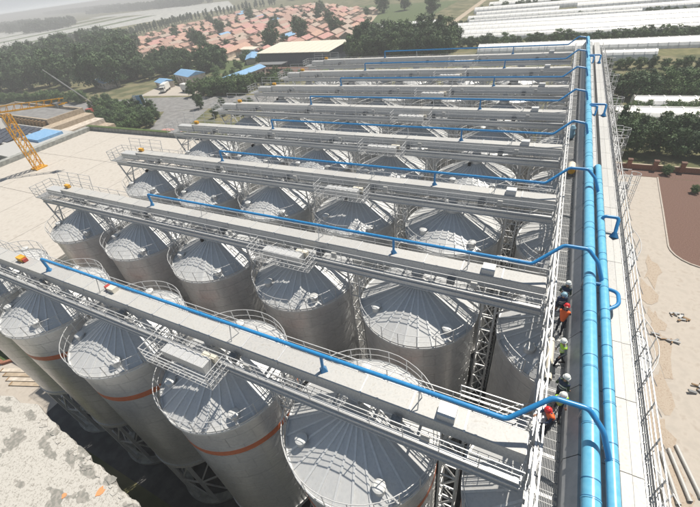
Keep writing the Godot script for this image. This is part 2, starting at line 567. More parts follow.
func build_bridges() -> void:
	var x0 := -49.9
	var x1 := -1.85
	var plat_grate := grating(-20.6, -15.8, 1.0, 2.3, 1.34)
	var grate_near := grating(x0, x1, .28, .92, 1.36)
	var grate_far := grating(x0, x1, -1.18, -.66, 1.36)
	for r in ROWS:
		var z := -PZ * r
		var b := thing("conveyor_bridge", "steel conveyor bridge with white covers %s" % row_words(r), "bridge", Vector3(0, H - .22, z + .1), 0.0, "conveyor bridges")
		# casing with lid panels
		boxpart("casing", b, M.steel, x0 + 3.4, x1, 1.55, 2.34, -.58, .22)
		var n := 20
		var w := (x1 - x0 - 3.4) / n
		for i in n:
			var xa := x0 + 3.4 + w * i
			var dy := rng.randf_range(0., .02)
			boxpart("cover_panel", b, M.lid if rng.randf() < .7 else M.lid_b, xa + .02, xa + w - .02, 2.34, 2.39 + dy, -.66, .27)
			if r < 4: boxpart("cover_joint", b, M.steel, xa - .04, xa + .04, 2.2, 2.43, -.68, .29)
		# decks
		part("walkway", grate_near, b)
		part("walkway", grate_far, b)
		# trusses
		for s in [-1.2, .96]:
			boxpart("girder_web", b, M.steel, x0, x1, .98, 1.32, s - .02, s + .02)
			boxpart("girder_flange", b, M.rail, x0, x1, 1.32, 1.345, s - .1, s + .1)
			boxpart("girder_flange", b, M.steel, x0, x1, .95, .98, s - .1, s + .1)
			boxpart("toe_board", b, M.steel, x0, x1, 1.4, 1.52, s - .012, s + .012)
			boxpart("top_rail", b, M.rail, x0, x1, 2.475, 2.51, s - .017, s + .017)
			boxpart("mid_rail", b, M.rail, x0, x1, 2.12, 2.142, s - .011, s + .011)
			boxpart("mid_rail", b, M.rail, x0, x1, 1.78, 1.802, s - .011, s + .011)
			var np := 32
			for i in np + 1:
				var x := x0 + (x1 - x0) * i / np
				boxpart("post", b, M.rail, x - .017, x + .017, 1.34, 2.48, s - .017, s + .017)
		for i in 25:
			var x := x0 + (x1 - x0) * i / 24
			boxpart("cross_beam", b, M.steel, x - .05, x + .05, 1.18, 1.3, -1.17, .93)
		# cable tray along the walkway
		boxpart("cable_tray", b, M.rail, x0 + 2, x1, 1.42, 1.5, .78, .92)
		# spouts to the silos
		for k in COLS:
			if k > 0: boxpart("spout", b, M.steel, -PX * k - .24, -PX * k + .24, 1.0, 1.56, -.24, .24)
		# small drives on the casing
		for k in range(1, COLS):
			var xx := -PX * k + 2.2
			boxpart("gate_drive", b, M.steel_dark, xx - .22, xx + .22, 1.5, 1.85, .34, .66)
			boxpart("junction_box", b, M.lid, xx + 1.2, xx + 1.55, 1.9, 2.3, .84, .95)
		if r == 0:
			boxpart("motor", b, M.crane_yellow, -37.2, -36.5, 2.4, 2.75, -.45, -.05)
			boxpart("motor", b, M.crane_red, -36.5, -36.3, 2.42, 2.65, -.4, -.1)
			boxpart("gear_box", b, M.shed_roof, -26.6, -26.0, 2.4, 2.7, -.6, -.2)
			boxpart("motor", b, M.crane_red, -26.9, -26.6, 2.42, 2.7, -.55, -.25)
		boxpart("inspection_box", b, M.steel, -5.2, -4.5, 2.4, 2.75, -.5, .15)
		# head platform at the free end
		boxpart("end_platform", b, M.grating, x0 - 1.1, x0, 1.3, 1.36, -1.25, 1.0)
		boxpart("tail_casing", b, M.steel, x0 + .6, x0 + 3.4, 1.5, 2.2, -.55, .35)
		boxpart("motor", b, M.crane_yellow, x0 + 3.5, x0 + 4.1, 2.45, 2.75, -.5, -.2)
		for p in [[x0 - 1.1, -1.22], [x0 - 1.1, -.4], [x0 - 1.1, .3], [x0 - 1.1, .96]]:
			boxpart("post", b, M.rail, p[0] - .022, p[0] + .022, 1.34, 2.5, p[1] - .022, p[1] + .022)
		for yy in [1.8, 2.14, 2.49]:
			boxpart("end_rail", b, M.rail, x0 - 1.12, x0 - 1.08, yy - .02, yy + .02, -1.2, .96)
			boxpart("end_rail", b, M.rail, x0 - 1.1, x0, yy - .02, yy + .02, .94, .98)
			boxpart("end_rail", b, M.rail, x0 - 1.1, x0, yy - .02, yy + .02, -1.24, -1.2)
		# upper rail frames at the free end
		for xx in [x0 + .3, x0 + 2.2, x0 + 4.1, x0 + 6.0]:
			barpart("rail_frame", b, M.rail, Vector3(xx, 1.34, -1.22), Vector3(xx, 3.3, -1.7), .04)
		for q in 3: barpart("rail_frame", b, M.rail, Vector3(x0 + .3, 3.3 - q * .4, -1.7 + q * .1), Vector3(x0 + 6.0, 3.3 - q * .4, -1.7 + q * .1), .035)
		# end legs standing on the eave of the last silo
		for s in [-1.15, .92]:
			barpart("end_leg", b, M.steel, Vector3(x0 + 1.35, -1.58, s * 1.2), Vector3(x0 + .1, .95, s), .13)
			barpart("end_leg", b, M.steel, Vector3(x0 + 1.5, -1.58, s * 1.2), Vector3(x0 + 2.6, .95, s), .1)
			barpart("end_brace", b, M.steel, Vector3(x0 + .7, -.3, s * 1.1), Vector3(x0 + 2.1, -.1, s * 1.1), .08)
			barpart("end_brace", b, M.steel, Vector3(x0 + .7, -.3, s * 1.1), Vector3(x0 + 2.5, .9, s), .07)
		barpart("end_brace", b, M.steel, Vector3(x0 + .7, -.3, -1.2), Vector3(x0 + .7, -.3, 1.0), .08)
		barpart("end_brace", b, M.steel, Vector3(x0 + .7, -.3, -1.2), Vector3(x0 + .15, .9, .9), .07)
		# service platform on the near side beside the third silo
		var pa := -20.6
		var pb := -15.8
		part("service_platform", plat_grate, b)
		boxpart("drive_cover", b, M.steel, pa + .8, pb - .9, 1.36, 1.95, 1.15, 1.75)
		for i in 6:
			var xx := pa + .95 + i * .5
			boxpart("cover_slat", b, M.rail, xx, xx + .3, 1.95, 1.99, 1.13, 1.77)
		boxpart("motor", b, M.shed_roof, pb - 1.6, pb - .7, 1.55, 1.95, .85, 1.12)
		for xx in [pa, pa + 1.1, pa + 2.2, pa + 3.3, pb]:
			boxpart("post", b, M.rail, xx - .022, xx + .022, 1.3, 2.45, 2.28, 2.32)
		for zz in [1.45, 1.9]:
			for xx in [pa, pb]: boxpart("post", b, M.rail, xx - .022, xx + .022, 1.3, 2.45, zz - .02, zz + .02)
		for yy in [1.7, 2.05, 2.43]:
			boxpart("platform_rail", b, M.rail, pa, pb, yy - .02, yy + .02, 2.28, 2.32)
			for xx in [pa, pb]: boxpart("platform_rail", b, M.rail, xx - .02, xx + .02, yy - .02, yy + .02, 1.0, 2.3)
		for xx in [pa + .2, pa + 2.2, pb - .2]:
			barpart("bracket", b, M.steel, Vector3(xx, 1.0, 1.0), Vector3(xx, 1.3, 2.2), .08)
		# cross-over stile at the gallery end
		for q in 4:
			boxpart("stile_post", b, M.rail, -4.6 + q * .8 - .02, -4.6 + q * .8 + .02, 1.3, 2.55, -1.62, -1.58)
		for q in 3:
			boxpart("stile_rail", b, M.rail, -4.6, -2.2, 1.75 + q * .38, 1.785 + q * .38, -1.62, -1.58)
		boxpart("stile_deck", b, M.grating, -4.6, -2.2, 1.26, 1.3, -1.62, -1.22)
		# towers between the silos
		for k in 5:
			tower(r, k)
		row_pipe(r)

func tower(r: int, k: int) -> void:
	var x := -PX * (k + .5)
	var t := thing("support_tower", "steel lattice tower between %s and %s silos from the gallery, %s" % [ORD[k], ORD[k + 1], "orange-banded row" if r == 0 else "%s row behind" % ORD[r - 1]], "tower", Vector3(x, 0, -PZ * r), 0.0, "lattice towers under the bridges")
	var hx := .38
	var hz := .5
	var top := H + .5
	for sx in [-1, 1]:
		for sz in [-1, 1]:
			boxpart("leg", t, M.steel, sx * hx - .05, sx * hx + .05, 0, top, sz * hz - .05, sz * hz + .05)
	var n := 18
	var h := top / n
	if r < 3:
		for i in n:
			if i < (8 if r == 0 else 11): continue
			var y := h * i
			var f := 1.0 if i % 2 else -1.0
			for s in [-1, 1]:
				barpart("brace", t, M.steel, Vector3(-hx * f, y, s * hz), Vector3(hx * f, y + h, s * hz), .05)
				barpart("brace", t, M.steel, Vector3(s * hx, y, -hz * f), Vector3(s * hx, y + h, hz * f), .05)
				barpart("tie", t, M.rail, Vector3(-hx, y + h, s * hz), Vector3(hx, y + h, s * hz), .06)
				barpart("tie", t, M.rail, Vector3(s * hx, y + h, -hz), Vector3(s * hx, y + h, hz), .05)
	var low := MB.new()
	for i in n:
		if r < 3 and i >= (8 if r == 0 else 11): break
		var y := h * i
		var f := 1.0 if i % 2 else -1.0
		for s in [-1, 1]:
			low.bar(Vector3(-hx * f, y, s * hz), Vector3(hx * f, y + h, s * hz), .05)
			low.bar(Vector3(s * hx, y, -hz * f), Vector3(s * hx, y + h, hz * f), .05)
	part("lattice", low.mesh(M.steel), t)
	# splayed head brackets
	for sx in [-1, 1]:
		for sz in [-1, 1]:
			barpart("head_bracket", t, M.steel, Vector3(sx * hx, H - .5, sz * hz), Vector3(sx * 1.4, H + .7, sz * .9), .09)
	boxpart("head_beam", t, M.steel, -1.0, 1.0, H + .6, H + .72, .9, 1.04)
	boxpart("head_beam", t, M.steel, -1.0, 1.0, H + .6, H + .72, -.9, -.76)

func bend(pts: Array, rad: float) -> Array:      # rounds the corners of a pipe run
	var out := [pts[0]]
	for i in range(1, pts.size() - 1):
		var p: Vector3 = pts[i]
		var a: Vector3 = (pts[i - 1] - p)
		var b: Vector3 = (pts[i + 1] - p)
		var l := minf(rad, minf(a.length(), b.length()) * .45)
		var s := p + a.normalized() * l
		var e := p + b.normalized() * l
		for q in 5:
			var t := q / 4.0
			out.append(s.lerp(p, t).lerp(p.lerp(e, t), t))
	out.append(pts[-1])
	return out

func row_pipe(r: int) -> void:
	var z := -PZ * r
	var y := H + 3.25
	var t := thing("dust_pipe", "blue dust pipe along the bridge %s" % row_words(r), "pipe", Vector3(0, 0, z - .12), 0.0, "blue pipes along the bridges")
	var pr := .095
	var xs := -33.2
	var end := [Vector3(-.35, H + 4.15, -.85), Vector3(.15, H + 3.75, -.45), Vector3(.5, H + 3.0, .05)]
	if r > 2: end = [Vector3(-.45, H + 4.0, -.8), Vector3(-.1, H + 3.0, -.75)]
	var p := [Vector3(xs, H + 2.2, .0), Vector3(xs, y, 0), Vector3(-2.75, y, 0), Vector3(-1.45, H + 4.15, -.85)]
	p.append_array(end)
	var m := MB.new()
	m.tube(bend(p, .16), pr, 12)
	part("run", m.mesh(M.blue_paint), t)
	for x in [xs, -10.6]:
		if x > -33:
			m = MB.new()
			m.tube([Vector3(x, y, 0), Vector3(x, H + 2.2, .1)], pr * .8, 10)
			part("branch", m.mesh(M.blue_paint), t)
		m = MB.new()
		m.tube([Vector3(x, H + 2.42, .05), Vector3(x, H + 2.18, .05)], [pr * 1.0, .24], 4)
		part("inlet_hood", m.mesh(M.blue_paint), t)
	for x in [-27., -16., -6.]:
		rodpart("stand", t, M.steel, Vector3(x, H + 2.18, -.3), Vector3(x, y - .1, -.02), .025)
		rodpart("stand", t, M.steel, Vector3(x, H + 2.18, .3), Vector3(x, y - .1, .02), .025)
	for x in [-30., -24., -18., -13., -7.5, -3.4]:
		m = MB.new()
		m.tube([Vector3(x - .04, y, 0), Vector3(x + .04, y, 0)], pr + .022, 12)
		part("flange", m.mesh(M.blue_paint), t)

# ------------------------------------------------------------------ gallery
func build_gallery() -> void:
	var z0 := 6.5
	var z1 := -71.0
	var g := thing("conveyor_gallery", "long white steel conveyor gallery carrying the large blue pipes", "gallery", Vector3(0, H, 0))
	var gt := Transform3D(Basis(Vector3.UP, PI / 2), Vector3.ZERO)
	part("walkway", grating(-z0, -z1, -1.5, -.64, 1.2, 16), g, gt, M.grating)
	part("walkway", grating(-z0, -z1, 1.68, 2.3, 1.2, 7), g, gt, M.steel)
	boxpart("floor", g, M.steel, -.62, 1.66, 1.08, 1.18, z1, z0)
	# first casing with a sloping left flank, built sheet by sheet
	var sec := MB.new()
	var len := 2.95
	var prof := [Vector2(-.62, 1.2), Vector2(-.62, 1.75), Vector2(-.28, 2.4), Vector2(.72, 2.4), Vector2(.72, 1.2)]
	for i in 4:
		var a: Vector2 = prof[i]
		var c: Vector2 = prof[i + 1]
		sec.quad(Vector3(a.x, a.y, 0), Vector3(c.x, c.y, 0), Vector3(c.x, c.y, len - .03), Vector3(a.x, a.y, len - .03))
	var sec_m := sec.mesh(M.cover_grey)
	var n := int((z0 - z1) / len)
	for i in n:
		part("casing_cover", sec_m, g, Transform3D(Basis(), Vector3(0, rng.randf_range(0, .012), z1 + len * i)))
		boxpart("casing_joint", g, M.steel_dark, -.3, .73, 2.395, 2.425, z1 + len * i - .035, z1 + len * i + .005)
	# second casing on the right
	boxpart("casing", g, M.steel, 1.02, 1.6, 1.2, 2.3, z1, z0)
	for i in n:
		var za := z1 + len * i
		boxpart("cover_panel", g, M.lid if rng.randf() < .6 else M.lid_b, .98, 1.32, 2.3, 2.35 + rng.randf_range(0., .012), za + .015, za + len - .015)
		boxpart("cover_panel", g, M.lid if rng.randf() < .5 else M.lid_b, 1.335, 1.66, 2.3, 2.34, za + .015, za + len - .015)
	# left parapet lattice: double chord with lacing
	for x in [-1.62, -1.42]:
		for y in [1.25, 2.35]:
			boxpart("parapet_chord", g, M.rail, x - .03, x + .03, y - .03, y + .03, z1, z0)
	var k := 0
	var zz := z1
	while zz < z0 - .8:
		var f := k % 2 == 0
		barpart("lacing", g, M.rail, Vector3(-1.62 if f else -1.42, 2.36, zz), Vector3(-1.42 if f else -1.62, 2.36, zz + .8), .035)
		barpart("lacing", g, M.steel, Vector3(-1.62, 1.25 if f else 2.35, zz), Vector3(-1.62, 2.35 if f else 1.25, zz + .8), .05)
		if k % 2 == 0:
			boxpart("post", g, M.rail, -1.66, -1.58, 1.2, 2.35, zz - .03, zz + .03)
		zz += .8; k += 1
	# right rail
	for y in [1.55, 1.9, 2.28]:
		boxpart("rail_line", g, M.rail, 2.3, 2.34, y - .02, y + .02, z1, z0)
		if y > 1.6: boxpart("rail_line", g, M.rail, 1.7, 1.74, y - .015, y + .015, z1, z0)
	boxpart("toe_board", g, M.rail, 2.31, 2.33, 1.2, 1.34, z1, z0)
	zz = z1
	while zz < z0:
		boxpart("post", g, M.rail, 2.3, 2.34, 1.15, 2.28, zz - .02, zz + .02)
		barpart("post_stay", g, M.rail, Vector3(2.32, 2.2, zz), Vector3(2.95, 1.0, zz - .35), .035)
		zz += 1.5
	# structure beneath
	for x in [-1.5, 2.25]:
		boxpart("chord", g, M.steel, x - .08, x + .08, .95, 1.11, z1, z0)
		boxpart("chord", g, M.steel, x - .08, x + .08, -.1, .05, z1, z0)
		zz = z1
		k = 0
		while zz < z0 - 1.5:
			barpart("diagonal", g, M.steel, Vector3(x, 0 if k % 2 else 1.0, zz), Vector3(x, 1.0 if k % 2 else 0, zz + 1.5), .09)
			zz += 1.5; k += 1
	zz = z1
	while zz < z0:
		boxpart("cross_beam", g, M.steel, -1.6, 2.3, .96, 1.08, zz - .06, zz + .06)
		zz += 1.5
	# outrigger frames and caged ladders on the apron side, one at each row
	for r in ROWS:
		var zr := -PZ * r + 4.2
		if r < 3: continue
		boxpart("landing", g, M.grating, 2.36, 2.95, 1.12, 1.18, zr - .5, zr + .5)
		for y in [1.7, 2.28]:
			boxpart("landing_rail", g, M.rail, 2.36, 2.95, y - .02, y + .02, zr - .52, zr - .48)
			boxpart("landing_rail", g, M.rail, 2.36, 2.95, y - .02, y + .02, zr + .48, zr + .52)
		var cage := MB.new()
		for h in 5:
			var arc := []
			for q in 9:
				var a: float = PI * q / 8.0
				arc.append(Vector3(2.95 + .6 * sin(a), 2.2 - h * .75, zr + .4 * cos(a)))
			cage.tube(arc, .022, 5)
		for q in [2, 4, 6]:
			var a: float = PI * q / 8.0
			cage.tube([Vector3(2.95 + .6 * sin(a), 2.2, zr + .4 * cos(a)), Vector3(2.95 + .6 * sin(a), -.8, zr + .4 * cos(a))], .018, 5)
		part("ladder_cage", cage.mesh(M.rail), g)
		for q in 12: boxpart("rung", g, M.rail, 2.96, 2.99, -.9 + q * .27, -.87 + q * .27, zr - .25, zr + .25)
		for s in [-.25, .25]: boxpart("ladder_stile", g, M.rail, 2.95, 3.0, -1.2, 2.2, zr + s - .02, zr + s + .02)
	# gallery legs between rows
	for r in ROWS + 1:
		var zr := -PZ * r + PZ * .5
		for x in [-1.5, 2.25]:
			boxpart("leg", g, M.steel, x - .12, x + .12, -H, -.1, zr - .12, zr + .12)

	# conduit between the pipes
	var cd := solo("cable_conduit", null, "thin white conduits lying between the two blue pipes", "conduit", Vector3(0, H, 0))
	var cm := MB.new()
	cm.tube([Vector3(.36, 2.48, z1), Vector3(.36, 2.48, z0)], .05, 8)
	cm.tube([Vector3(.68, 2.44, z1), Vector3(.68, 2.44, z0)], .03, 8)
	cd.mesh = cm.mesh(M.lid)

	# the two large pipes
	trunk_pipe("main_pipe", "thick sky-blue main pipe running the whole gallery", -.02, .275, 2.92, z1 - .5, z0, 2.55)
	trunk_pipe("second_pipe", "thinner sky-blue pipe beside the thick one, bent down at its far end", .6, .195, 2.9, -22.6, z0, 2.2)
	# stubs to the right-hand casing
	for a in [[-15.2, .6, "second"], [-36.3, .0, "fourth"], [-57.5, .0, "sixth"]]:
		var st := thing("branch_pipe", "bent blue branch pipe dropping onto white covers just past the %s bridge" % a[2], "pipe", Vector3(0, H, a[0]), 0.0, "branch pipes onto the covers")
		var m := MB.new()
		m.tube(bend([Vector3(a[1], 2.95, 0), Vector3(a[1] + .1, 3.25, .0), Vector3(1.45, 3.25, 0), Vector3(1.38, 2.45, .75)], .2), .1, 10)
		part("run", m.mesh(M.blue_paint), st)
		m = MB.new()
		m.tube([Vector3(1.39, 2.6, .62), Vector3(1.37, 2.34, .8)], [.12, .27], 4)
		part("inlet_hood", m.mesh(M.blue_paint), st)
		if a[1] < .1:
			m = MB.new()
			m.tube(bend([Vector3(a[1], 3.15, .1), Vector3(.72, 3.15, .3), Vector3(.62, 2.42, .9)], .15), .09, 10)
			part("short_run", m.mesh(M.blue_paint), st)
	var lp := thing("loop_pipe", "small blue bypass loop on the side of the thinner pipe", "pipe", Vector3(0, H, -8.2))
	var m2 := MB.new()
	m2.tube(bend([Vector3(.6, 2.95, -.7), Vector3(1.15, 3.0, -.5), Vector3(1.15, 3.0, .4), Vector3(.6, 2.95, .9)], .3), .09, 10)
	part("run", m2.mesh(M.blue_paint), lp)
	m2 = MB.new()
	m2.tube([Vector3(.05, 2.95, -.9), Vector3(.6, 2.95, -.9)], .1, 10)
	part("link", m2.mesh(M.blue_band), lp)
	# loose tube leaning in the walkway, motors
	m2 = MB.new()
	var ring := []
	m2.tube([Vector3(0, 0, 0), Vector3(0, 0, -2.4)], .15, 16, false)
	m2.tube([Vector3(0, 0, -2.4), Vector3(0, 0, 0)], .135, 16, false)
	var lt := thing("loose_duct", "short cream duct lying along the walkway beside the workers", "duct", Vector3(-1.27, H + 1.36, -3.8))
	part("barrel", m2.mesh(M.shed_roof), lt)
	m2 = MB.new()
	m2.tube([Vector3(0, 0, -2.2), Vector3(0, 0, -2.3)], .18, 16)
	part("collar", m2.mesh(M.steel), lt)
	var mo := thing("drive_motor", "cream and orange drive motor beside the thick pipe", "motor", Vector3(-.95, H + 1.2, -24.7))
	m2 = MB.new()
	m2.tube([Vector3(0, .55, -.6), Vector3(0, .55, .35)], .3, 14)
	part("housing", m2.mesh(M.shed_roof), mo)
	m2 = MB.new()
	m2.tube([Vector3(0, .55, .36), Vector3(0, .55, .6)], .26, 14)
	part("end_bell", m2.mesh(M.crane_yellow), mo)
	boxpart("foot", mo, M.steel_dark, -.25, .25, 0, .3, -.5, .3)
	var wr := thing("wrapped_valve", "pale blue wrapped valve on the far walkway", "valve", Vector3(-1.15, H + 1.2, -32.3))
	m2 = MB.new()
	m2.lathe([Vector2(.1, 0), Vector2(.3, .15), Vector2(.34, .5), Vector2(.22, .8), Vector2(.3, 1.05), Vector2(.14, 1.3), Vector2(0, 1.32)], 9)
	part("wrapping", m2.mesh(M.helmet_blue), wr)
	boxpart("foot", wr, M.steel_dark, -.3, .3, 0, .06, -.3, .3)

func trunk_pipe(called: String, label: String, x: float, r: float, y: float, z1: float, z0: float, step: float) -> void:
	var t := thing(called, label, "pipe", Vector3(x, H, 0))
	var zz := z0
	var i := 0
	while zz - step > z1:
		var m := MB.new()
		m.tube([Vector3(0, y, zz), Vector3(0, y, zz - step + .02)], r, 24, false)
		part("pipe_section", m.mesh(M.blue_light), t)
		m = MB.new()
		m.tube([Vector3(0, y, zz + .05), Vector3(0, y, zz + .02)], r + .02, 24)
		part("flange", m.mesh(M.blue_light), t)
		m = MB.new()
		m.tube([Vector3(0, y, zz + .018), Vector3(0, y, zz - .018)], r + .014, 24)
		part("joint", m.mesh(M.blue_band), t)
		m = MB.new()
		m.tube([Vector3(0, y, zz - .56), Vector3(0, y, zz - .59)], r + .012, 24)
		part("joint", m.mesh(M.blue_band), t)
		if i % 3 == 0:
			for s in [-1, 1]: boxpart("saddle_leg", t, M.steel, s * r * .9 - .03, s * r * .9 + .03, 2.35, y, zz - .6, zz - .54)
			boxpart("saddle", t, M.steel, -r, r, y - r - .06, y - r + .02, zz - .63, zz - .51)
		zz -= step; i += 1
	var e := MB.new()
	if called == "second_pipe":
		e.tube(bend([Vector3(0, y, zz + .05), Vector3(0, y, zz - .9), Vector3(-.15, 2.2, zz - 1.2)], .4), r, 20)
	else:
		e.tube([Vector3(0, y, zz + .02), Vector3(0, y, z1)], r, 20)
	part("end_section", e.mesh(M.blue_light), t)


# ------------------------------------------------------------------ roofs beside the battery
func build_roofs() -> void:
	# big flat-roofed warehouse beyond the free ends of the bridges
	var w := thing("warehouse", "wide warehouse with pale flat slab roof and low grey parapet", "building", Vector3.ZERO)
	boxpart("wall", w, M.parapet, -104.6, -56.0, 0, 13.7, -45.6, -5.0)
	for i in 4:
		for j in 3:
			boxpart("roof_slab", w, M.roof_white, -104.6 + i * 12.15 + .04, -104.6 + (i + 1) * 12.15 - .04, 13.7, 14.0, -45.6 + j * 13.53 + .04, -45.6 + (j + 1) * 13.53 - .04)
	boxpart("parapet", w, M.parapet, -105.2, -56.0, 13.2, 14.9, -46.2, -45.6)
	boxpart("parapet", w, M.parapet, -106.2, -104.6, 13.2, 14.9, -46.2, -5.0)
	boxpart("coping", w, M.grass, -106.2, -56.0, 14.9, 15.0, -46.4, -45.5)
	crane()
	# crumbling flat roof close to the orange-banded row
	var f := thing("felt_roof", "crumbling white roof with grey patches beside the orange-banded silos", "roof", Vector3.ZERO)
	var edge := [Vector2(-4, 9.0), Vector2(-12, 8.1), Vector2(-18.9, 7.35)]
	var xs := -18.9
	while xs > -29.5:
		xs -= .45
		edge.append(Vector2(xs, 7.35 + (xs + 18.9) / 11.0 * 1.2 + rng.randf_range(-.10, .10)))
	edge.append_array([Vector2(-31.0, 6.0), Vector2(-32.4, 6.45), Vector2(-33.5, 6.35), Vector2(-34.6, 6.75), Vector2(-36.2, 6.7), Vector2(-37.5, 7.6), Vector2(-40, 8.3), Vector2(-40, 30), Vector2(-4, 30)])
	var m := MB.new()
	m.poly(edge, 18.0, .35)
	part("roof_sheet", m.mesh(M.felt), f)
	boxpart("wall", f, M.parapet, -38.5, -5, 0, 17.6, 10.0, 29.5)
	# curled torn felt lips along the edge and loose flakes
	for i in 46:
		var t := rng.randf()
		var e: Vector2 = edge[3 + int(t * 24)]
		var fl := MB.new()
		var sz := rng.randf_range(.10, .34)
		var a := rng.randf() * TAU
		var c := Vector3(e.x + rng.randf_range(-.3, .3), 18.0, e.y + rng.randf_range(.05, .5))
		var p := []
		for q in 6:
			var ang := a + TAU * q / 6
			p.append(Vector2(c.x + cos(ang) * sz * rng.randf_range(.6, 1.3), c.z + sin(ang) * sz * .6 * rng.randf_range(.6, 1.3)))
		fl.poly(p, 18.0 + rng.randf_range(.02, .06), .03)
		part("felt_flake", fl.mesh(M.felt), f)
	for c in [[-21.6, 7.75, .26], [-23.4, 8.75, .14]]:
		var fl := MB.new()
		var p := []
		for q in 9:
			var ang := TAU * q / 9
			p.append(Vector2(c[0] + cos(ang) * c[2] * rng.randf_range(.5, 1.2), c[1] + sin(ang) * c[2] * rng.randf_range(.5, 1.4)))
		fl.poly(p, 18.03, .03)
		part("orange_scrap", fl.mesh(M.scrap_orange), f)
	# ground beyond the row end: beds, planks, kerbs
	var b := MB.new()
	b.poly([Vector2(-90, -1), Vector2(-52, -1), Vector2(-52, 30), Vector2(-90, 30)], .012)
	struct("pavement", b.mesh(M.concrete))
	b = MB.new()
	b.poly([Vector2(-76, -.8), Vector2(-63.5, -.8), Vector2(-66.5, 2.2), Vector2(-78, 2.2)], .03)
	struct("grass_bed", b.mesh(M.grass))
	for i in 4:
		var o := thing("timber_plank", "weathered plank lying beside the grass bed at the row end", "plank", Vector3(-63 + i * 1.3, .05, 2.4 + i * .25), .35, "planks at the row end")
		boxpart("board", o, M.tan if i % 2 else M.house_wall, -2.6, 2.6, 0, .12, -.28, .28)
		boxpart("end_strap", o, M.pilaster, -2.5, -2.3, .12, .14, -.28, .28)
	var kb := thing("brick_kerb", "low red brick kerb around the grass bed", "kerb")
	barpart("course", kb, M.brick_wall, Vector3(-63.2, .2, -.8), Vector3(-66.4, .2, 2.5), .45, .4)
	barpart("course", kb, M.brick_wall, Vector3(-66.4, .2, 2.5), Vector3(-78, .2, 2.5), .45, .4)
	for q in 7:
		var sp := []
		var cx := 11.6 + rng.randf_range(-.6, 2.2)
		var cz := -14.0 - q * 5.2
		for k in 12:
			var an := TAU * k / 12
			sp.append(Vector2(cx + cos(an) * rng.randf_range(.35, 1.3), cz + sin(an) * rng.randf_range(1.4, 4.2)))
		sheet("sand_patch", sp, .026 + q * .004, M.sand)
	# debris on the apron
	for i in 3:
		var o := thing("debris_heap", ["dark rubble heap on the pale apron", "small pile of brown offcuts on the apron", "tangled torn netting lying on the apron"][i], "debris", [Vector3(14.0, .02, -32.2), Vector3(15.6, .02, -36.5), Vector3(16.3, .02, -25.8)][i])
		for q in 9:
			var a := rng.randf() * TAU
			var rr := rng.randf_range(.1, 1.1)
			var c := Vector3(cos(a) * rr, .1, sin(a) * rr * .6)
			barpart("piece", o, M.pilaster if q % 2 else M.steel_dark, c, c + Vector3(rng.randf_range(-1, 1), rng.randf_range(0, .35), rng.randf_range(-.5, .5)), rng.randf_range(.1, .3), .12)
	for i in 4:
		var o := thing("white_tube", "white tube lying on the apron beside the gallery rails", "tube", Vector3(11.4 + i * .75, .17, -14.5 - i * .6), .12 + .05 * i, "white tubes on the apron")
		var tm := MB.new()
		tm.tube([Vector3(0, 0, -2.2), Vector3(0, 0, 2.2)], .16, 12, false)
		part("barrel", tm.mesh(M.lid), o)
		tm = MB.new()
		tm.tube([Vector3(0, 0, 2.1), Vector3(0, 0, 2.26)], .19, 12, false)
		part("collar", tm.mesh(M.lid_b), o)

func crane() -> void:
	var c := thing("tower_crane", "small yellow lattice tower crane standing on the pale warehouse roof", "crane", Vector3(-93.5, 14.0, -26.4))
	var hw := .7
	var top := 10.6
	for sx in [-1, 1]:
		for sz in [-1, 1]:
			boxpart("mast_leg", c, M.crane_yellow, sx * hw - .08, sx * hw + .08, 0, top, sz * hw - .08, sz * hw + .08)
	for i in 7:
		var y := top / 7 * i
		var h := top / 7
		for s in [-1, 1]:
			barpart("mast_brace", c, M.crane_yellow, Vector3(-hw, y, s * hw), Vector3(hw, y + h, s * hw), .08)
			barpart("mast_brace", c, M.crane_yellow, Vector3(s * hw, y + h, -hw), Vector3(s * hw, y, hw), .08)
			barpart("mast_tie", c, M.crane_yellow, Vector3(-hw, y + h, s * hw), Vector3(hw, y + h, s * hw), .08)
			barpart("mast_tie", c, M.crane_yellow, Vector3(s * hw, y + h, -hw), Vector3(s * hw, y + h, hw), .08)
	boxpart("base_plate", c, M.crane_yellow, -1.1, 1.1, 0, .25, -1.1, 1.1)
	boxpart("cab", c, M.truck_white, -.9, .6, top - 1.9, top - .3, .8, 2.0)
	boxpart("cab_window", c, M.glass_dark, -.8, .5, top - 1.4, top - .7, 2.0, 2.03)
	var d := Vector3(11.5, 0, -6.5).normalized()
	var sd := Vector3(-d.z, 0, d.x) * .4
	var A := Vector3(0, top + .5, 0) - d * 9.0
	var B := Vector3(0, top + .5, 0) + d * 12.0
	for s in [-1.0, 1.0]:
		barpart("jib_chord", c, M.crane_yellow, A + sd * s, B + sd * s, .13)
	barpart("jib_chord", c, M.crane_yellow, A + Vector3(0, 1.1, 0), B + Vector3(0, .9, 0), .13)
	for i in 15:
		var p := A.lerp(B, i / 15.0)
		var q := A.lerp(B, (i + 1) / 15.0)
		for s in [-1.0, 1.0]: barpart("jib_brace", c, M.crane_yellow, p + sd * s, (p + q) * .5 + Vector3(0, 1.0, 0), .07)
		barpart("jib_brace", c, M.crane_yellow, p + sd, q - sd, .07)
	var bt := A.lerp(B, .92)
	boxpart("trolley", c, M.steel_dark, bt.x - .7, bt.x + .7, bt.y - .5, bt.y + .3, bt.z - .5, bt.z + .5)

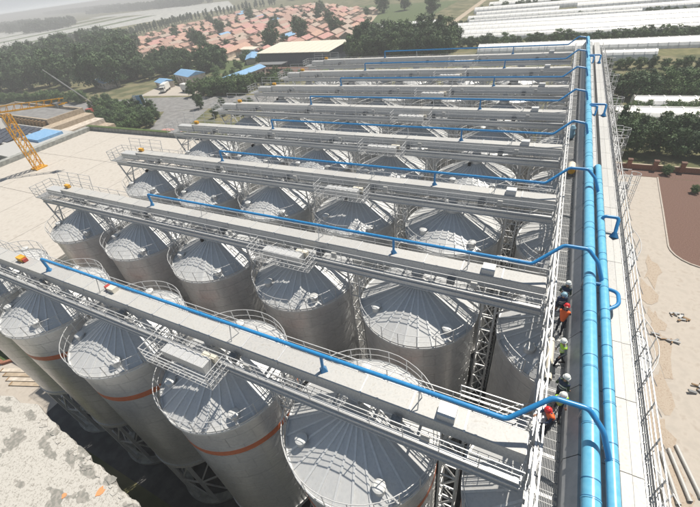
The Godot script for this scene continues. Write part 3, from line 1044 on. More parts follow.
# ------------------------------------------------------------------ plants
func leafy(seed_: int, rad: Vector3, cy: float, clumps: int, per: int, size: float, cols: Array, pow_ := 1.0) -> MB:
	var g := RandomNumberGenerator.new()
	g.seed = seed_
	var m := MB.new()
	for i in clumps:
		var d := Vector3(g.randfn(), g.randfn(), g.randfn()).normalized()
		var rr := pow(g.randf(), .45)
		var c := Vector3(d.x * rad.x, d.y * rad.y, d.z * rad.z) * rr
		var taper := 1.0 - clampf((c.y / rad.y + 1.0) * .5, 0., 1.) * (pow_ - 1.0)
		c.x *= taper; c.z *= taper
		c.y += cy
		var cr := g.randf_range(.16, .32) * minf(rad.x, rad.z)
		var base: Color = cols[g.randi() % cols.size()]
		for q in per:
			var o := Vector3(g.randfn(), g.randfn() * .8, g.randfn()) * cr * .62
			var p := c + o
			var nrm := (o.normalized() + Vector3(g.randfn(), g.randfn() + .5, g.randfn()) * .5).normalized()
			var f := m.frame(nrm)
			var s := size * g.randf_range(.6, 1.3)
			var a := g.randf() * TAU
			var u := (f.x * cos(a) + f.y * sin(a)) * s
			var w := (f.y * cos(a) - f.x * sin(a)) * s * .6
			var t := g.randf_range(.75, 1.25)
			m.col = Color(base.r * t, base.g * t, base.b * t)
			m.tri(p - u * .5 - w * .5, p + u * .5, p - u * .5 + w * .5)
	return m
func trunk(h: float, r: float, spread: float, sd: int) -> MB:
	var g := RandomNumberGenerator.new()
	g.seed = sd
	var m := MB.new()
	m.tube([Vector3.ZERO, Vector3(.05, h * .4, 0), Vector3(-.05, h * .75, .06), Vector3(0, h, 0)], [r, r * .75, r * .5, r * .18], 7)
	for i in 6:
		var a := TAU * i / 6 + g.randf()
		var y := h * g.randf_range(.35, .7)
		var e := Vector3(cos(a) * spread, y + spread * g.randf_range(.5, 1.0), sin(a) * spread)
		m.tube([Vector3(0, y, 0), Vector3(e.x * .5, (y + e.y) * .5 - .1, e.z * .5), e], [r * .42, r * .28, r * .1], 5)
	return m

var tree_kinds := {}
func make_trees() -> void:
	var dark := [Color(0.053, 0.100, 0.040), Color(0.064, 0.118, 0.047), Color(0.046, 0.087, 0.038), Color(0.076, 0.128, 0.052)]
	var mid := [Color(0.081, 0.143, 0.049), Color(0.097, 0.161, 0.056), Color(0.069, 0.128, 0.045), Color(0.109, 0.166, 0.065)]
	var pale := [Color(0.115, 0.179, 0.067), Color(0.132, 0.186, 0.078), Color(0.103, 0.166, 0.065)]
	# [crown, trunk] at about 10 m height
	for i in 3:
		tree_kinds["round%d" % i] = [leafy(100 + i, Vector3(3.6 + i * .3, 4.7, 3.7), 5.1, 54, 80, .62, dark).mesh(M.leaf_0), trunk(8.0, .28, 2.2, i).mesh(M.bark)]
		tree_kinds["pale%d" % i] = [leafy(120 + i, Vector3(3.4, 4.5, 3.4), 5.1, 46, 80, .62, mid).mesh(M.leaf_0), trunk(8.0, .26, 2.0, i + 5).mesh(M.bark)]
		tree_kinds["poplar%d" % i] = [leafy(140 + i, Vector3(1.75, 5.0, 1.75), 5.3, 46, 70, .55, mid if i == 1 else dark, 1.35).mesh(M.leaf_0), trunk(9.0, .22, .9, i + 9).mesh(M.bark)]
		tree_kinds["shrub%d" % i] = [leafy(160 + i, Vector3(4.4, 4.6, 4.4), 4.7, 40, 95, .75, [dark, mid, pale][i]).mesh(M.leaf_0), trunk(6.0, .25, 2.4, i + 13).mesh(M.bark)]
func tree(kind: String, called: String, label: String, cat: String, group: String, x: float, z: float, h: float, wide := 1.0) -> void:
	var t := thing(called, label, cat, Vector3(x, 0, z), rng.randf() * TAU, group)
	var sc := Basis.from_scale(Vector3(h / 10.0 * wide, h / 10.0, h / 10.0 * wide))
	part("crown", tree_kinds[kind][0], t, Transform3D(sc, Vector3.ZERO))
	part("trunk", tree_kinds[kind][1], t, Transform3D(sc, Vector3.ZERO))
func pick(a: Array): return a[rng.randi() % a.size()]
func wood(poly: Array, n: int, gap: float, kinds: Array, called: String, label: String, cat: String, group: String, h0: float, h1: float, wide := 1.0) -> void:
	var pv := PackedVector2Array(poly)
	var lo := pv[0]
	var hi := pv[0]
	for p in pv:
		lo = lo.min(p); hi = hi.max(p)
	var got := []
	var tries := 0
	while got.size() < n and tries < 6000:
		tries += 1
		var p := Vector2(rng.randf_range(lo.x, hi.x), rng.randf_range(lo.y, hi.y))
		if not Geometry2D.is_point_in_polygon(p, pv): continue
		var ok := true
		for q in got:
			if p.distance_to(q) < gap: ok = false; break
		if not ok: continue
		got.append(p)
		tree(pick(kinds), called, label, cat, group, p.x, p.y, rng.randf_range(h0, h1), wide)
func row_of(a: Vector2, b: Vector2, step: float, jit: float, kinds: Array, called: String, label: String, cat: String, group: String, h0: float, h1: float, wide := 1.0) -> void:
	var n := int(a.distance_to(b) / step)
	for i in n + 1:
		var p := a.lerp(b, float(i) / maxi(n, 1)) + Vector2(rng.randf_range(-jit, jit), rng.randf_range(-jit, jit))
		tree(pick(kinds), called, label, cat, group, p.x, p.y, rng.randf_range(h0, h1), wide)

func sheet(called: String, pts: Array, y: float, m: Material) -> void:
	var b := MB.new()
	b.poly(pts, y)
	struct(called, b.mesh(m))

func greenhouse(x0: float, x1: float, z0: float, z1: float, h: float, label: String) -> void:
	var t := thing("greenhouse", label, "greenhouse", Vector3(0, 0, (z0 + z1) * .5), 0.0, "plastic greenhouses")
	var w := absf(z1 - z0) * .5
	var m := MB.new()
	var n := 10
	for i in n:
		var a := PI * i / n
		var b := PI * (i + 1) / n
		var A := Vector3(0, h * sin(a), w * cos(a))
		var B := Vector3(0, h * sin(b), w * cos(b))
		var X0 := Vector3(x0, 0, 0)
		var X1 := Vector3(x1, 0, 0)
		m.quad(A + X0, B + X0, B + X1, A + X1)
		m.tri(Vector3(x0, 0, 0), B + X0, A + X0)
		m.tri(Vector3(x1, 0, 0), A + X1, B + X1)
	part("film", m.mesh(M.plastic_film), t)
	m = MB.new()
	var x := x0
	while x <= x1:
		for i in n:
			var a := PI * i / n
			var b := PI * (i + 1) / n
			m.bar(Vector3(x, h * sin(a) + .06, (w + .05) * cos(a)), Vector3(x, h * sin(b) + .06, (w + .05) * cos(b)), .3, .12)
		x += 3.2
	var hp := part("straps", m.mesh(M.steel), t)
	hp.set_meta("kind", "stuff")
	m = MB.new()
	m.bar(Vector3(x0, h + .05, 0), Vector3(x1, h + .05, 0), .25, .12)
	part("ridge_line", m.mesh(M.steel), t)

func gable(parent: Node, m_wall: Material, m_roof: Material, sx: float, h: float, sz: float, rise: float) -> void:
	# ridge along z, eaves overhang
	boxpart("wall", parent, m_wall, -sx / 2, sx / 2, 0, h, -sz / 2, sz / 2)
	part("roof", gable_mesh, parent, Transform3D(Basis.from_scale(Vector3(sx + .8, rise, sz + .8)), Vector3(0, h, 0)), m_roof)
var gable_mesh: ArrayMesh

func build_background() -> void:
	make_trees()
	var gm := MB.new()
	gm.quad(Vector3(-.5, 0, -.5), Vector3(0, 1, -.5), Vector3(0, 1, .5), Vector3(-.5, 0, .5))
	gm.quad(Vector3(0, 1, -.5), Vector3(.5, 0, -.5), Vector3(.5, 0, .5), Vector3(0, 1, .5))
	gm.tri(Vector3(-.5, 0, .5), Vector3(0, 1, .5), Vector3(.5, 0, .5))
	gm.tri(Vector3(.5, 0, -.5), Vector3(0, 1, -.5), Vector3(-.5, 0, -.5))
	gm.quad(Vector3(-.5, 0, .5), Vector3(.5, 0, .5), Vector3(.5, 0, -.5), Vector3(-.5, 0, -.5))
	gable_mesh = gm.mesh(M.tile_0)

	# roads and fields
	sheet("road", [Vector2(-420, -60), Vector2(-250, -80), Vector2(-148, -98), Vector2(-109, -109), Vector2(-40, -124), Vector2(-40, -134), Vector2(-119, -122), Vector2(-170, -116), Vector2(-250, -100), Vector2(-420, -80)], .02, M.road_grey)
	sheet("road", [Vector2(-146, -98.6), Vector2(-126, -103.5), Vector2(-117, -81), Vector2(-110, -50), Vector2(-128, -50), Vector2(-133, -80)], .024, M.road_grey)
	sheet("yard_ground", [Vector2(-185, -118), Vector2(-150, -120), Vector2(-150, -136), Vector2(-190, -136)], .02, M.concrete)
	sheet("yard_ground", [Vector2(-150, -150), Vector2(-110, -150), Vector2(-106, -172), Vector2(-158, -174)], .02, M.dirt_red)
	sheet("dirt_path", [Vector2(-74, -215), Vector2(-70, -215), Vector2(-72, -420), Vector2(-77, -420)], .03, M.tan)
	for q in [[-135, -152], [-176, -186], [-202, -216]]:
		sheet("field", [Vector2(-68, q[0]), Vector2(140, q[0]), Vector2(140, q[1]), Vector2(-68, q[1])], .025, M.olive)
	sheet("village_ground", [Vector2(-395, -270), Vector2(-445, -345), Vector2(-430, -500), Vector2(-300, -510), Vector2(-165, -380), Vector2(-120, -232), Vector2(-165, -190), Vector2(-290, -196)], .03, M.tan)
	sheet("field", [Vector2(-330, -180), Vector2(-100, -150), Vector2(-100, -420), Vector2(-430, -520)], .012, M.grass)
	sheet("field", [Vector2(-700, -215), Vector2(-510, -225), Vector2(-610, -390), Vector2(-655, -545), Vector2(-600, -700), Vector2(-660, -700), Vector2(-720, -540), Vector2(-760, -380)], .02, M.olive)
	sheet("field", [Vector2(-720, -300), Vector2(-700, -430), Vector2(-640, -560), Vector2(-560, -640), Vector2(-800, -900), Vector2(-1300, -900), Vector2(-1400, -560)], .03, M.pale_field)
	sheet("field", [Vector2(-1500, -700), Vector2(-1000, -600), Vector2(-900, -720), Vector2(-1500, -900)], .035, M.olive)
	for q in 7:
		var a := -640.0 - q * 75
		sheet("field", [Vector2(a, -240 - q * 18), Vector2(a - 26, -240 - q * 18), Vector2(a - 130, -640 - q * 30), Vector2(a - 90, -640 - q * 30)], .04 + q * .004, M.grass if q % 2 else M.pale_field)

	# greenhouses in strips along x
	for q in [[9, 75, -103.5, -111.5, "front pale greenhouse behind the dark trees by the brick wall"], [16, 80, -113, -120, "second pale greenhouse behind the dark trees by the brick wall"],
			[4, 27, -169.5, -175, "short greenhouse ending between two olive field strips"], [-38, 120, -187.5, -197, "long greenhouse in front of the tall field hedge"],
			[-66, 120, -216, -223, "narrow greenhouse just behind the tall field hedge"], [-66, 130, -228, -238.5, "first of three adjoining long greenhouses past the hedge"],
			[-66, 130, -239, -249.5, "middle of three adjoining long greenhouses past the hedge"], [-66, 130, -250, -261, "last of three adjoining long greenhouses past the hedge"],
			[-62, 140, -279, -287, "greenhouse behind the farther shrub strip"], [-60, -10, -296, -303, "short far greenhouse beside the dirt path"], [0, 140, -305, -314, "far long greenhouse beyond the shrub strips"], [-66, 150, -320, -329, "far greenhouse just before the farthest hedge"], [-60, 150, -345, -355, "first greenhouse behind the farthest hedge"], [-55, 150, -359, -369, "farthest long greenhouse behind the farthest hedge"], [-58, 30, -264, -268.5, "slim greenhouse touching the shrub hedge"],
			[-125, -80, -258, -270, "greenhouse beside the dirt path behind the grove"], [-125, -80, -271, -283, "farther greenhouse beside the dirt path behind the grove"]]:
		greenhouse(q[0], q[1], q[2], q[3], 3.2 if q[2] > -230 else 3.6, q[4])
	# hedges between them
	var hk := ["round0", "round1", "pale0", "shrub0", "round2"]
	row_of(Vector2(8, -86), Vector2(60, -87), 3.4, .8, ["round0", "round1", "shrub0", "round2"], "dense_tree", "dense dark tree growing behind the red brick wall", "tree", "trees behind the brick wall", 5.0, 8.0)
	row_of(Vector2(9, -94), Vector2(60, -95), 3.6, 1.0, ["round0", "poplar0", "shrub0", "pale1"], "dense_tree", "dense dark tree growing behind the red brick wall", "tree", "trees behind the brick wall", 5.0, 7.5)
	row_of(Vector2(12, -102.5), Vector2(60, -103), 3.0, .8, ["shrub2", "shrub1", "pale0"], "climbing_shrub", "loose pale shrub before the front greenhouse", "shrub", "shrubs before the front greenhouse", 2.5, 4.5)
	row_of(Vector2(12, -112), Vector2(60, -112), 3.4, 1.0, ["shrub2", "shrub1", "pale0"], "climbing_shrub", "loose pale shrub between the two front greenhouses", "shrub", "shrubs between the front greenhouses", 3.2, 5.0)
	row_of(Vector2(7, -126), Vector2(70, -127), 3.6, 1.0, hk, "hedge_tree", "hedge tree between front greenhouses and olive strip", "tree", "hedge before the olive strip", 5.5, 8.0, 1.2)
	row_of(Vector2(7, -132), Vector2(70, -133), 4.2, 1.0, hk, "hedge_tree", "hedge tree between front greenhouses and olive strip", "tree", "hedge before the olive strip", 5.0, 7.0, 1.2)
	row_of(Vector2(5, -158), Vector2(80, -159), 3.2, .8, ["shrub0", "shrub1", "pale2"], "hedge_shrub", "shrub of the low hedge dividing two olive strips", "shrub", "low hedge between olive strips", 3.0, 4.5)
	row_of(Vector2(-60, -204), Vector2(95, -204), 3.4, 1.2, hk, "field_tree", "tree of the tall hedge between long greenhouses", "tree", "tall hedge between greenhouses", 4.0, 6.2, 1.4)
	row_of(Vector2(-64, -269), Vector2(110, -269), 4.0, 1.5, ["shrub0", "round0", "pale0"], "field_shrub", "shrub of the hedge behind three adjoining greenhouses", "shrub", "hedge behind the adjoining greenhouses", 2.8, 4.2, 1.3)
	row_of(Vector2(-60, -336), Vector2(120, -339), 6.0, 4.0, ["shrub0", "round0", "pale0"], "far_shrub", "shrub of the farthest hedge beyond the greenhouses", "shrub", "farthest hedge", 3.5, 5.5, 1.3)
	# brick wall along the soil
	var bw := thing("brick_wall", "low red brick boundary wall with taller square piers", "wall", Vector3(0, 0, -78.6))
	for i in 22:
		var x := -30.0 + i * 4.3
		boxpart("wall_panel", bw, M.brick_wall, x + .35, x + 3.95, 0, 1.0, -.14, .14)
		boxpart("coping", bw, M.tan, x + .35, x + 3.95, 1.0, 1.1, -.2, .2)
		var p := boxpart("pier", bw, M.brick_wall, x - .35, x + .35, 0, 1.9, -.35, .35)
		part("pier_cap", unit_box, p, Transform3D(Basis.from_scale(Vector3(1.25, .08, 1.25)), Vector3(0, .54, 0)), M.dirt_red)
	for q in [[19.2, -77.2], [22.5, -70.5], [27, -66], [24, -60], [31, -73]]:
		tree("shrub1", "soil_shrub", "small shrub growing on the red bare soil", "shrub", "shrubs on the red soil", q[0], q[1], rng.randf_range(1.2, 2.2))
	# leaning pole
	var po := solo("bare_pole", null, "thin bare leaning pole among the hedge trees", "pole", Vector3(13.6, 0, -104))
	var pm := MB.new()
	pm.tube([Vector3.ZERO, Vector3(.3, 4, 0), Vector3(.9, 8.5, 0)], [.12, .1, .06], 6)
	pm.tube([Vector3(.6, 6.2, 0), Vector3(.2, 7.6, .1)], [.05, .03], 5)
	po.mesh = pm.mesh(M.tan)

	# shed, grove, yard buildings
	var sh := thing("storage_shed", "long slate-blue shed with cream mono-pitch roof beside the grove", "shed", Vector3(-130, 0, -185), deg_to_rad(-3))
	boxpart("wall", sh, M.shed_wall, -23, 23, 0, 6.2, -11, 10)
	var rf := MB.new()
	for i in 12:
		var xa := -24.0 + i * 4
		rf.quad(Vector3(xa, 6.25, 11), Vector3(xa, 7.6, -12), Vector3(xa + 3.9, 7.6, -12), Vector3(xa + 3.9, 6.25, 11))
		rf.quad(Vector3(xa, 6.0, 11), Vector3(xa, 6.25, 11), Vector3(xa + 3.9, 6.25, 11), Vector3(xa + 3.9, 6.0, 11))
	part("roof", rf.mesh(M.shed_roof), sh)
	for i in 5: boxpart("door", sh, M.shed_wall, -18 + i * 8.5, -14.5 + i * 8.5, 0, 4.2, 10, 10.1)
	var cp := thing("lean_to_canopy", "low dark canopy in front of the slate-blue shed", "canopy", Vector3(-139, 0, -166))
	boxpart("roof", cp, M.steel_dark, -9, 9, 2.9, 3.1, -3, 3)
	for x in [-8.5, 0., 8.5]:
		for z in [-2.6, 2.6]: boxpart("post", cp, M.steel_dark, x - .1, x + .1, 0, 2.9, z - .1, z + .1)
	var gk := ["round0", "round1", "round2", "pale0", "poplar1", "poplar0"]
	wood([Vector2(-104, -186), Vector2(-50, -182), Vector2(-52, -206), Vector2(-102, -212)], 46, 4.6, gk, "grove_tree", "tall tree of the dense grove beside the slate-blue shed", "tree", "dense grove", 11, 15)
	# left woods
	wood([Vector2(-320, -112), Vector2(-262, -122), Vector2(-215, -126), Vector2(-222, -150), Vector2(-300, -190), Vector2(-420, -215), Vector2(-440, -150)], 60, 8.0, ["round0", "round1", "round2"], "wood_tree", "large dark tree of the wood beyond the road", "tree", "wood beyond the road", 15, 22)
	wood([Vector2(-240, -150), Vector2(-214, -148), Vector2(-172, -166), Vector2(-186, -182), Vector2(-240, -178)], 26, 6.0, ["round0", "round1", "round2"], "dark_tree", "dark tree in the belt behind the blue-roofed buildings", "tree", "belt behind the blue roofs", 10, 14)
	wood([Vector2(-330, -190), Vector2(-290, -185), Vector2(-340, -255), Vector2(-430, -290), Vector2(-470, -240)], 40, 8.0, ["round0", "round1", "poplar0"], "wood_edge_tree", "dark tree between the wood and the red-roofed village", "tree", "trees by the village edge", 14, 20)
	row_of(Vector2(-520, -222), Vector2(-600, -372), 6.5, .8, ["poplar0", "poplar2"], "field_poplar", "slim conical tree in the line bordering the olive field", "tree", "tree line by the olive field", 9, 12, 1.2)
	row_of(Vector2(-470, -330), Vector2(-500, -470), 5.5, .8, ["poplar0", "poplar2"], "lane_poplar", "slim conical tree in the line along the village edge", "tree", "tree line along the village", 9, 12, 1.2)
	row_of(Vector2(-500, -470), Vector2(-440, -600), 6.5, 1.5, ["poplar0", "poplar2"], "lane_poplar", "slim conical tree in the line along the village edge", "tree", "tree line along the village", 9, 13, 1.2)
	row_of(Vector2(-300, -99), Vector2(-212, -106), 4.0, 1.0, ["shrub1", "shrub2", "pale1"], "hedge_bush", "bright green bush in the hedge along the far road side", "bush", "hedge along the road", 5, 7)
	wood([Vector2(-150, -118.5), Vector2(-123, -123), Vector2(-124, -133), Vector2(-150, -130)], 22, 3.6, ["pale0", "pale1", "shrub1"], "roadside_tree", "mid-green tree in the clipped clump beside the road", "tree", "clump beside the road", 6, 8)
	wood([Vector2(-196, -106), Vector2(-150, -98), Vector2(-134, -86), Vector2(-142, -70), Vector2(-172, -80)], 62, 3.0, ["shrub0", "shrub1", "round0"], "garden_shrub", "rounded shrub in the garden before the road", "shrub", "garden shrubs before the road", 3.0, 6.0)
	wood([Vector2(-122, -106), Vector2(-108, -108), Vector2(-98, -98), Vector2(-116, -94)], 10, 3.2, ["shrub0", "round1"], "verge_shrub", "dark shrub on the verge near the bridge ends", "shrub", "verge shrubs", 3, 5)
	tree("round2", "street_tree", "small round street tree standing alone at the road edge", "tree", "", -130.5, -104, 6.5, .8)
	wood([Vector2(-190, -140), Vector2(-152, -140), Vector2(-150, -172), Vector2(-186, -176)], 16, 5.0, ["shrub1", "shrub2", "pale0"], "yard_bush", "pale bush among the yard buildings", "bush", "bushes among the yards", 3, 5.5)
	wood([Vector2(-158, -176), Vector2(-100, -214), Vector2(-120, -216), Vector2(-190, -196)], 14, 5.0, ["shrub1", "pale0"], "shed_bush", "green bush behind the slate-blue shed", "bush", "bushes behind the shed", 4, 7)
	wood([Vector2(-132, -128), Vector2(-112, -134), Vector2(-108, -148), Vector2(-128, -150)], 9, 4.0, ["round0", "shrub1"], "court_tree", "dark tree beside the blue-roofed row building", "tree", "trees by the row building", 4, 7)
	# far wooded belts in the haze: uncountable
	far_wood([[-1000, -560, -1700, -800], [-900, -900, -1700, -1150], [-1500, -650, -2600, -1050], [-700, -980, -1300, -1350], [-1800, -1300, -3300, -1900], [-380, -760, -800, -1000], [-300, -640, -500, -720]])
	village()
	yards()

func far_wood(lines: Array) -> void:
	var low := leafy(900, Vector3(4.5, 4.2, 4.5), 4.6, 26, 18, 1.9, [Color(.03, .055, .025), Color(.04, .065, .03)]).mesh(M.leaf_0)
	for l in lines:
		var mm := MultiMesh.new()
		mm.transform_format = MultiMesh.TRANSFORM_3D
		mm.mesh = low
		var n := int(Vector2(l[0] - l[2], l[1] - l[3]).length() / 3.0)
		mm.instance_count = n
		for i in n:
			var t := rng.randf()
			var s := rng.randf_range(1.2, 2.4)
			mm.set_instance_transform(i, Transform3D(Basis(Vector3.UP, rng.randf() * TAU).scaled(Vector3(s, s, s)), Vector3(lerpf(l[0], l[2], t) + rng.randfn() * 22, 0, lerpf(l[1], l[3], t) + rng.randfn() * 22)))
		var o := MultiMeshInstance3D.new()
		o.name = numbered("distant_wood"); o.multimesh = mm
		add_child(o, true)
		tag(o, "hazy wooded belt far beyond the pale fields", "wood", "distant wooded belts", "stuff")

func village() -> void:
	var pv := PackedVector2Array([Vector2(-395, -275), Vector2(-440, -345), Vector2(-425, -490), Vector2(-300, -500), Vector2(-170, -375), Vector2(-125, -235), Vector2(-165, -196), Vector2(-200, -188), Vector2(-290, -202)])
	var tree_at := [Vector3(-251, -231, 13), Vector3(-295, -303, 14), Vector3(-178, -222, 15), Vector3(-172, -250, 16), Vector3(-159, -372, 16), Vector3(-140, -380, 15), Vector3(-100, -330, 14), Vector3(-186, -318, 12), Vector3(-226, -293, 12), Vector3(-284, -256, 12), Vector3(-268, -246, 13), Vector3(-320, -380, 13), Vector3(-360, -430, 14), Vector3(-240, -400, 13), Vector3(-150, -262, 12), Vector3(-352, -300, 12), Vector3(-215, -350, 11), Vector3(-390, -390, 12)]
	for t in tree_at:
		tree(pick(["round0", "round1", "round2"]), "village_tree", "tall dark tree among the red-roofed village houses", "tree", "trees in the village", t.x, t.y, t.z)
	wood([Vector2(-395, -275), Vector2(-440, -345), Vector2(-425, -490), Vector2(-300, -500), Vector2(-170, -375), Vector2(-125, -235), Vector2(-165, -196), Vector2(-290, -202)], 60, 9.0, ["shrub0", "round1", "pale0"], "courtyard_tree", "small tree in a courtyard between red-roofed houses", "tree", "small courtyard trees", 5, 8)
	var ix := 0
	var x := -440.0
	while x < -110.0:
		var z := -500.0
		while z < -186.0:
			var p := Vector2(x + rng.randf_range(-1.5, 1.5), z + rng.randf_range(-2.5, 2.5))
			z += 15.5
			if not Geometry2D.is_point_in_polygon(p, pv): continue
			var free := true
			for t in tree_at:
				if Vector2(t.x, t.y).distance_to(p) < 7.0: free = false
			if not free or rng.randf() < .13: continue
			var col := rng.randi() % 5
			var blue := rng.randf() < .035
			var words: String = ["brick-red", "orange-red", "dull red", "pinkish-red", "weathered brown"][col]
			var h := thing("village_house", "%s gabled village house" % ("low blue-roofed" if blue else "low %s roofed" % words), "house", Vector3(p.x, 0, p.y), deg_to_rad(rng.randf_range(-3, 3) + 4.0), "village houses with %s roofs" % ("blue" if blue else words))
			gable(h, M.house_wall, M.tile_blue if blue else M["tile_%d" % col], rng.randf_range(6.2, 8.2), rng.randf_range(2.6, 3.4), rng.randf_range(11, 14.5), rng.randf_range(1.4, 2.1))
			# courtyard: wall and side room
			boxpart("courtyard_wall", h, M.house_wall, 3.6, 8.6, 0, 2.0, -6.2, -5.9)
			if rng.randf() < .75:
				boxpart("side_room", h, M.house_wall, 5.0, 8.2, 0, 2.3, -3.5, 3.0)
				boxpart("side_roof", h, M["tile_%d" % (rng.randi() % 5)], 4.8, 8.5, 2.3, 2.5, -3.8, 3.3)
			ix += 1
		x += 14.0

func block(called: String, label: String, cat: String, at: Vector3, turn: float, sx: float, h: float, sz: float, rise: float, mw: Material, mr: Material, wins := 0, group := "") -> Node3D:
	var b := thing(called, label, cat, at, turn, group)
	gable(b, mw, mr, sx, h, sz, rise)
	for i in wins:
		var z := -sz / 2 + sz * (i + .5) / wins
		for s in [-1, 1]:
			boxpart("window", b, M.glass_dark, s * (sx / 2 + .02) - .03, s * (sx / 2 + .02) + .03, h * .35, h * .75, z - .6, z + .6)
	return b

func yards() -> void:
	block("yard_building", "two-storey white building with pale blue roof beyond the road", "building", Vector3(-172, 0, -141), deg_to_rad(70), 9, 4.6, 17, 1.6, M.house_wall, M.tile_blue, 4)
	block("yard_building", "small pale blue-roofed annex beside the white building", "building", Vector3(-183, 0, -133), deg_to_rad(70), 6, 3.0, 9, 1.0, M.house_wall, M.tile_blue, 2)
	block("row_building", "long cream row building with bright blue roof", "building", Vector3(-140, 0, -143), deg_to_rad(-6), 7.5, 3.6, 27, 1.3, M.house_wall, M.tile_blue, 7)
	block("white_house", "white flat-pitched house between village and shed", "house", Vector3(-180, 0, -203), deg_to_rad(80), 8, 4.5, 13, .7, M.truck_white, M.shed_roof, 3)
	block("long_shelter", "long pale blue shelter at the near village edge", "building", Vector3(-170, 0, -190), deg_to_rad(35), 6, 2.8, 26, .8, M.house_wall, M.tile_blue, 5)
	block("blue_canopy", "low blue canopy building in the trees beyond the road", "building", Vector3(-232, 0, -134), deg_to_rad(75), 8, 3.2, 18, 1.0, M.house_wall, M.tile_blue, 4)
	block("grey_house", "grey gabled house with dark end wall at the village corner", "house", Vector3(-128, 0, -236), deg_to_rad(20), 9, 4.0, 13, 2.4, M.parapet, M.tile_4, 3)
	block("red_canopy", "low pinkish-red roofed kiosk beside the branch road", "kiosk", Vector3(-113, 0, -73), deg_to_rad(75), 4, 2.6, 9, .5, M.house_wall, M.tile_3, 2)
	for q in [[-176, -127, .5, "white box truck parked on the pale yard beyond the road"], [-160, -126, 1.45, "white truck parked side-on beside the clump of trees"]]:
		var t := thing("box_truck", q[3], "truck", Vector3(q[0], 0, q[1]), q[2], "parked white trucks")
		boxpart("box", t, M.truck_white, -1.25, 1.25, 1.0, 3.6, -3.2, 3.0)
		var c := boxpart("cab", t, M.truck_white, -1.15, 1.15, .7, 2.7, 3.15, 4.9)
		boxpart("chassis", t, M.steel_dark, -.9, .9, .6, 1.0, -3.2, 4.7)
		boxpart("windscreen", t, M.glass_dark, -1.0, 1.0, 1.7, 2.5, 4.9, 4.94)
		for s in [-1, 1]:
			boxpart("side_window", t, M.glass_dark, s * 1.16 - .02, s * 1.16 + .02, 1.75, 2.45, 3.6, 4.5)
			for z in [-2.2, 3.6]:
				var wm := MB.new()
				wm.tube([Vector3(s * .8, .5, z), Vector3(s * 1.15, .5, z)], .5, 14)
				part("wheel", wm.mesh(M.tyre), t)
	# truck crane with raised boom
	var tc := thing("mobile_crane", "red mobile crane with long raised pale boom beside the garden", "crane", Vector3(-183, 0, -93), deg_to_rad(20))
	boxpart("chassis", tc, M.crane_red, -1.3, 1.3, .8, 1.6, -4.5, 4.5)
	boxpart("cab", tc, M.crane_red, -1.2, 1.2, 1.6, 3.0, 2.6, 4.4)
	boxpart("cab_window", tc, M.glass_dark, -1.0, 1.0, 2.1, 2.8, 4.4, 4.44)
	boxpart("turntable", tc, M.crane_red, -1.1, 1.1, 1.6, 3.0, -2.6, .4)
	barpart("boom", tc, M.steel, Vector3(0, 2.8, -1.5), Vector3(-8, 17, 4), .4)
	barpart("boom_tip", tc, M.lid, Vector3(-8, 17, 4), Vector3(-9.6, 19.8, 5.1), .28)
	for s in [-1, 1]:
		for z in [-3.4, -1.4, 2.8]:
			var wm := MB.new()
			wm.tube([Vector3(s * .9, .55, z), Vector3(s * 1.3, .55, z)], .55, 14)
			part("wheel", wm.mesh(M.tyre), tc)
	# sign board
	var sb := thing("sign_board", "tilted blue and white sign board on posts in the garden", "sign", Vector3(-158, 0, -98), deg_to_rad(25))
	boxpart("panel", sb, M.tile_blue, -2.2, 2.2, 2.2, 6.4, -.1, .1)
	boxpart("pale_strip", sb, M.truck_white, -2.2, -.9, 2.2, 6.4, .1, .13)
	boxpart("pale_strip", sb, M.grass, .9, 2.2, 2.2, 6.4, .1, .13)
	for s in [-1.8, 1.8]: boxpart("post", sb, M.steel, s - .1, s + .1, 0, 2.2, -.1, .1)
	# tan stepped hall behind the warehouse
	var hall := thing("stepped_hall", "tan stepped hall with brown pilasters behind the warehouse", "building", Vector3(-178, 0, -68), deg_to_rad(-4))
	boxpart("main_block", hall, M.tan, -34, 20, 0, 8.0, -8, 5)
	boxpart("roof_slab", hall, M.road_grey, -33.4, 19.4, 8.0, 8.06, -7.4, 4.4)
	for e in [[-34., 20., -8., -7.4], [-34., 20., 4.4, 5.], [19.4, 20., -7.4, 4.4], [-34., -33.4, -7.4, 4.4]]:
		boxpart("parapet", hall, M.tan, e[0], e[1], 8.0, 8.9, e[2], e[3])
	for i in 4: boxpart("step_block", hall, M.house_wall if i % 2 else M.tan, 20 + i * 5.5, 25.5 + i * 5.5, 0, 7.2 - i * 1.5, -8, 8)
	for i in 20:
		boxpart("pilaster", hall, M.pilaster, -33 + i * 2.7, -32.2 + i * 2.7, 0, 8.4, 5, 6.4)
	# glass-roofed office next to it
	var of := thing("office_block", "grey office with dark panel grid and blue skylight on its roof", "building", Vector3(-140, 0, -44), deg_to_rad(-3))
	boxpart("wall", of, M.parapet, -26, 14, 0, 9.6, -9, 9)
	boxpart("roof_slab", of, M.lid, -26, 14, 9.6, 10, -9, 9)
	boxpart("window_band", of, M.glass_dark, -20, 11, 6.8, 8.6, 9, 9.06)
	boxpart("window_band", of, M.glass_dark, 14, 14.06, 6.8, 8.6, -6, 7)
	for i in 7:
		for j in 4:
			var pnl := boxpart("roof_panel", of, M.solar, -24 + i * 3.3, -21.2 + i * 3.3, 10.3, 10.4, -7.5 + j * 3.6, -4.5 + j * 3.6)
			pnl.rotation.x = deg_to_rad(8)
	boxpart("skylight", of, M.tile_blue, 1, 11, 10, 10.7, -7, 0)

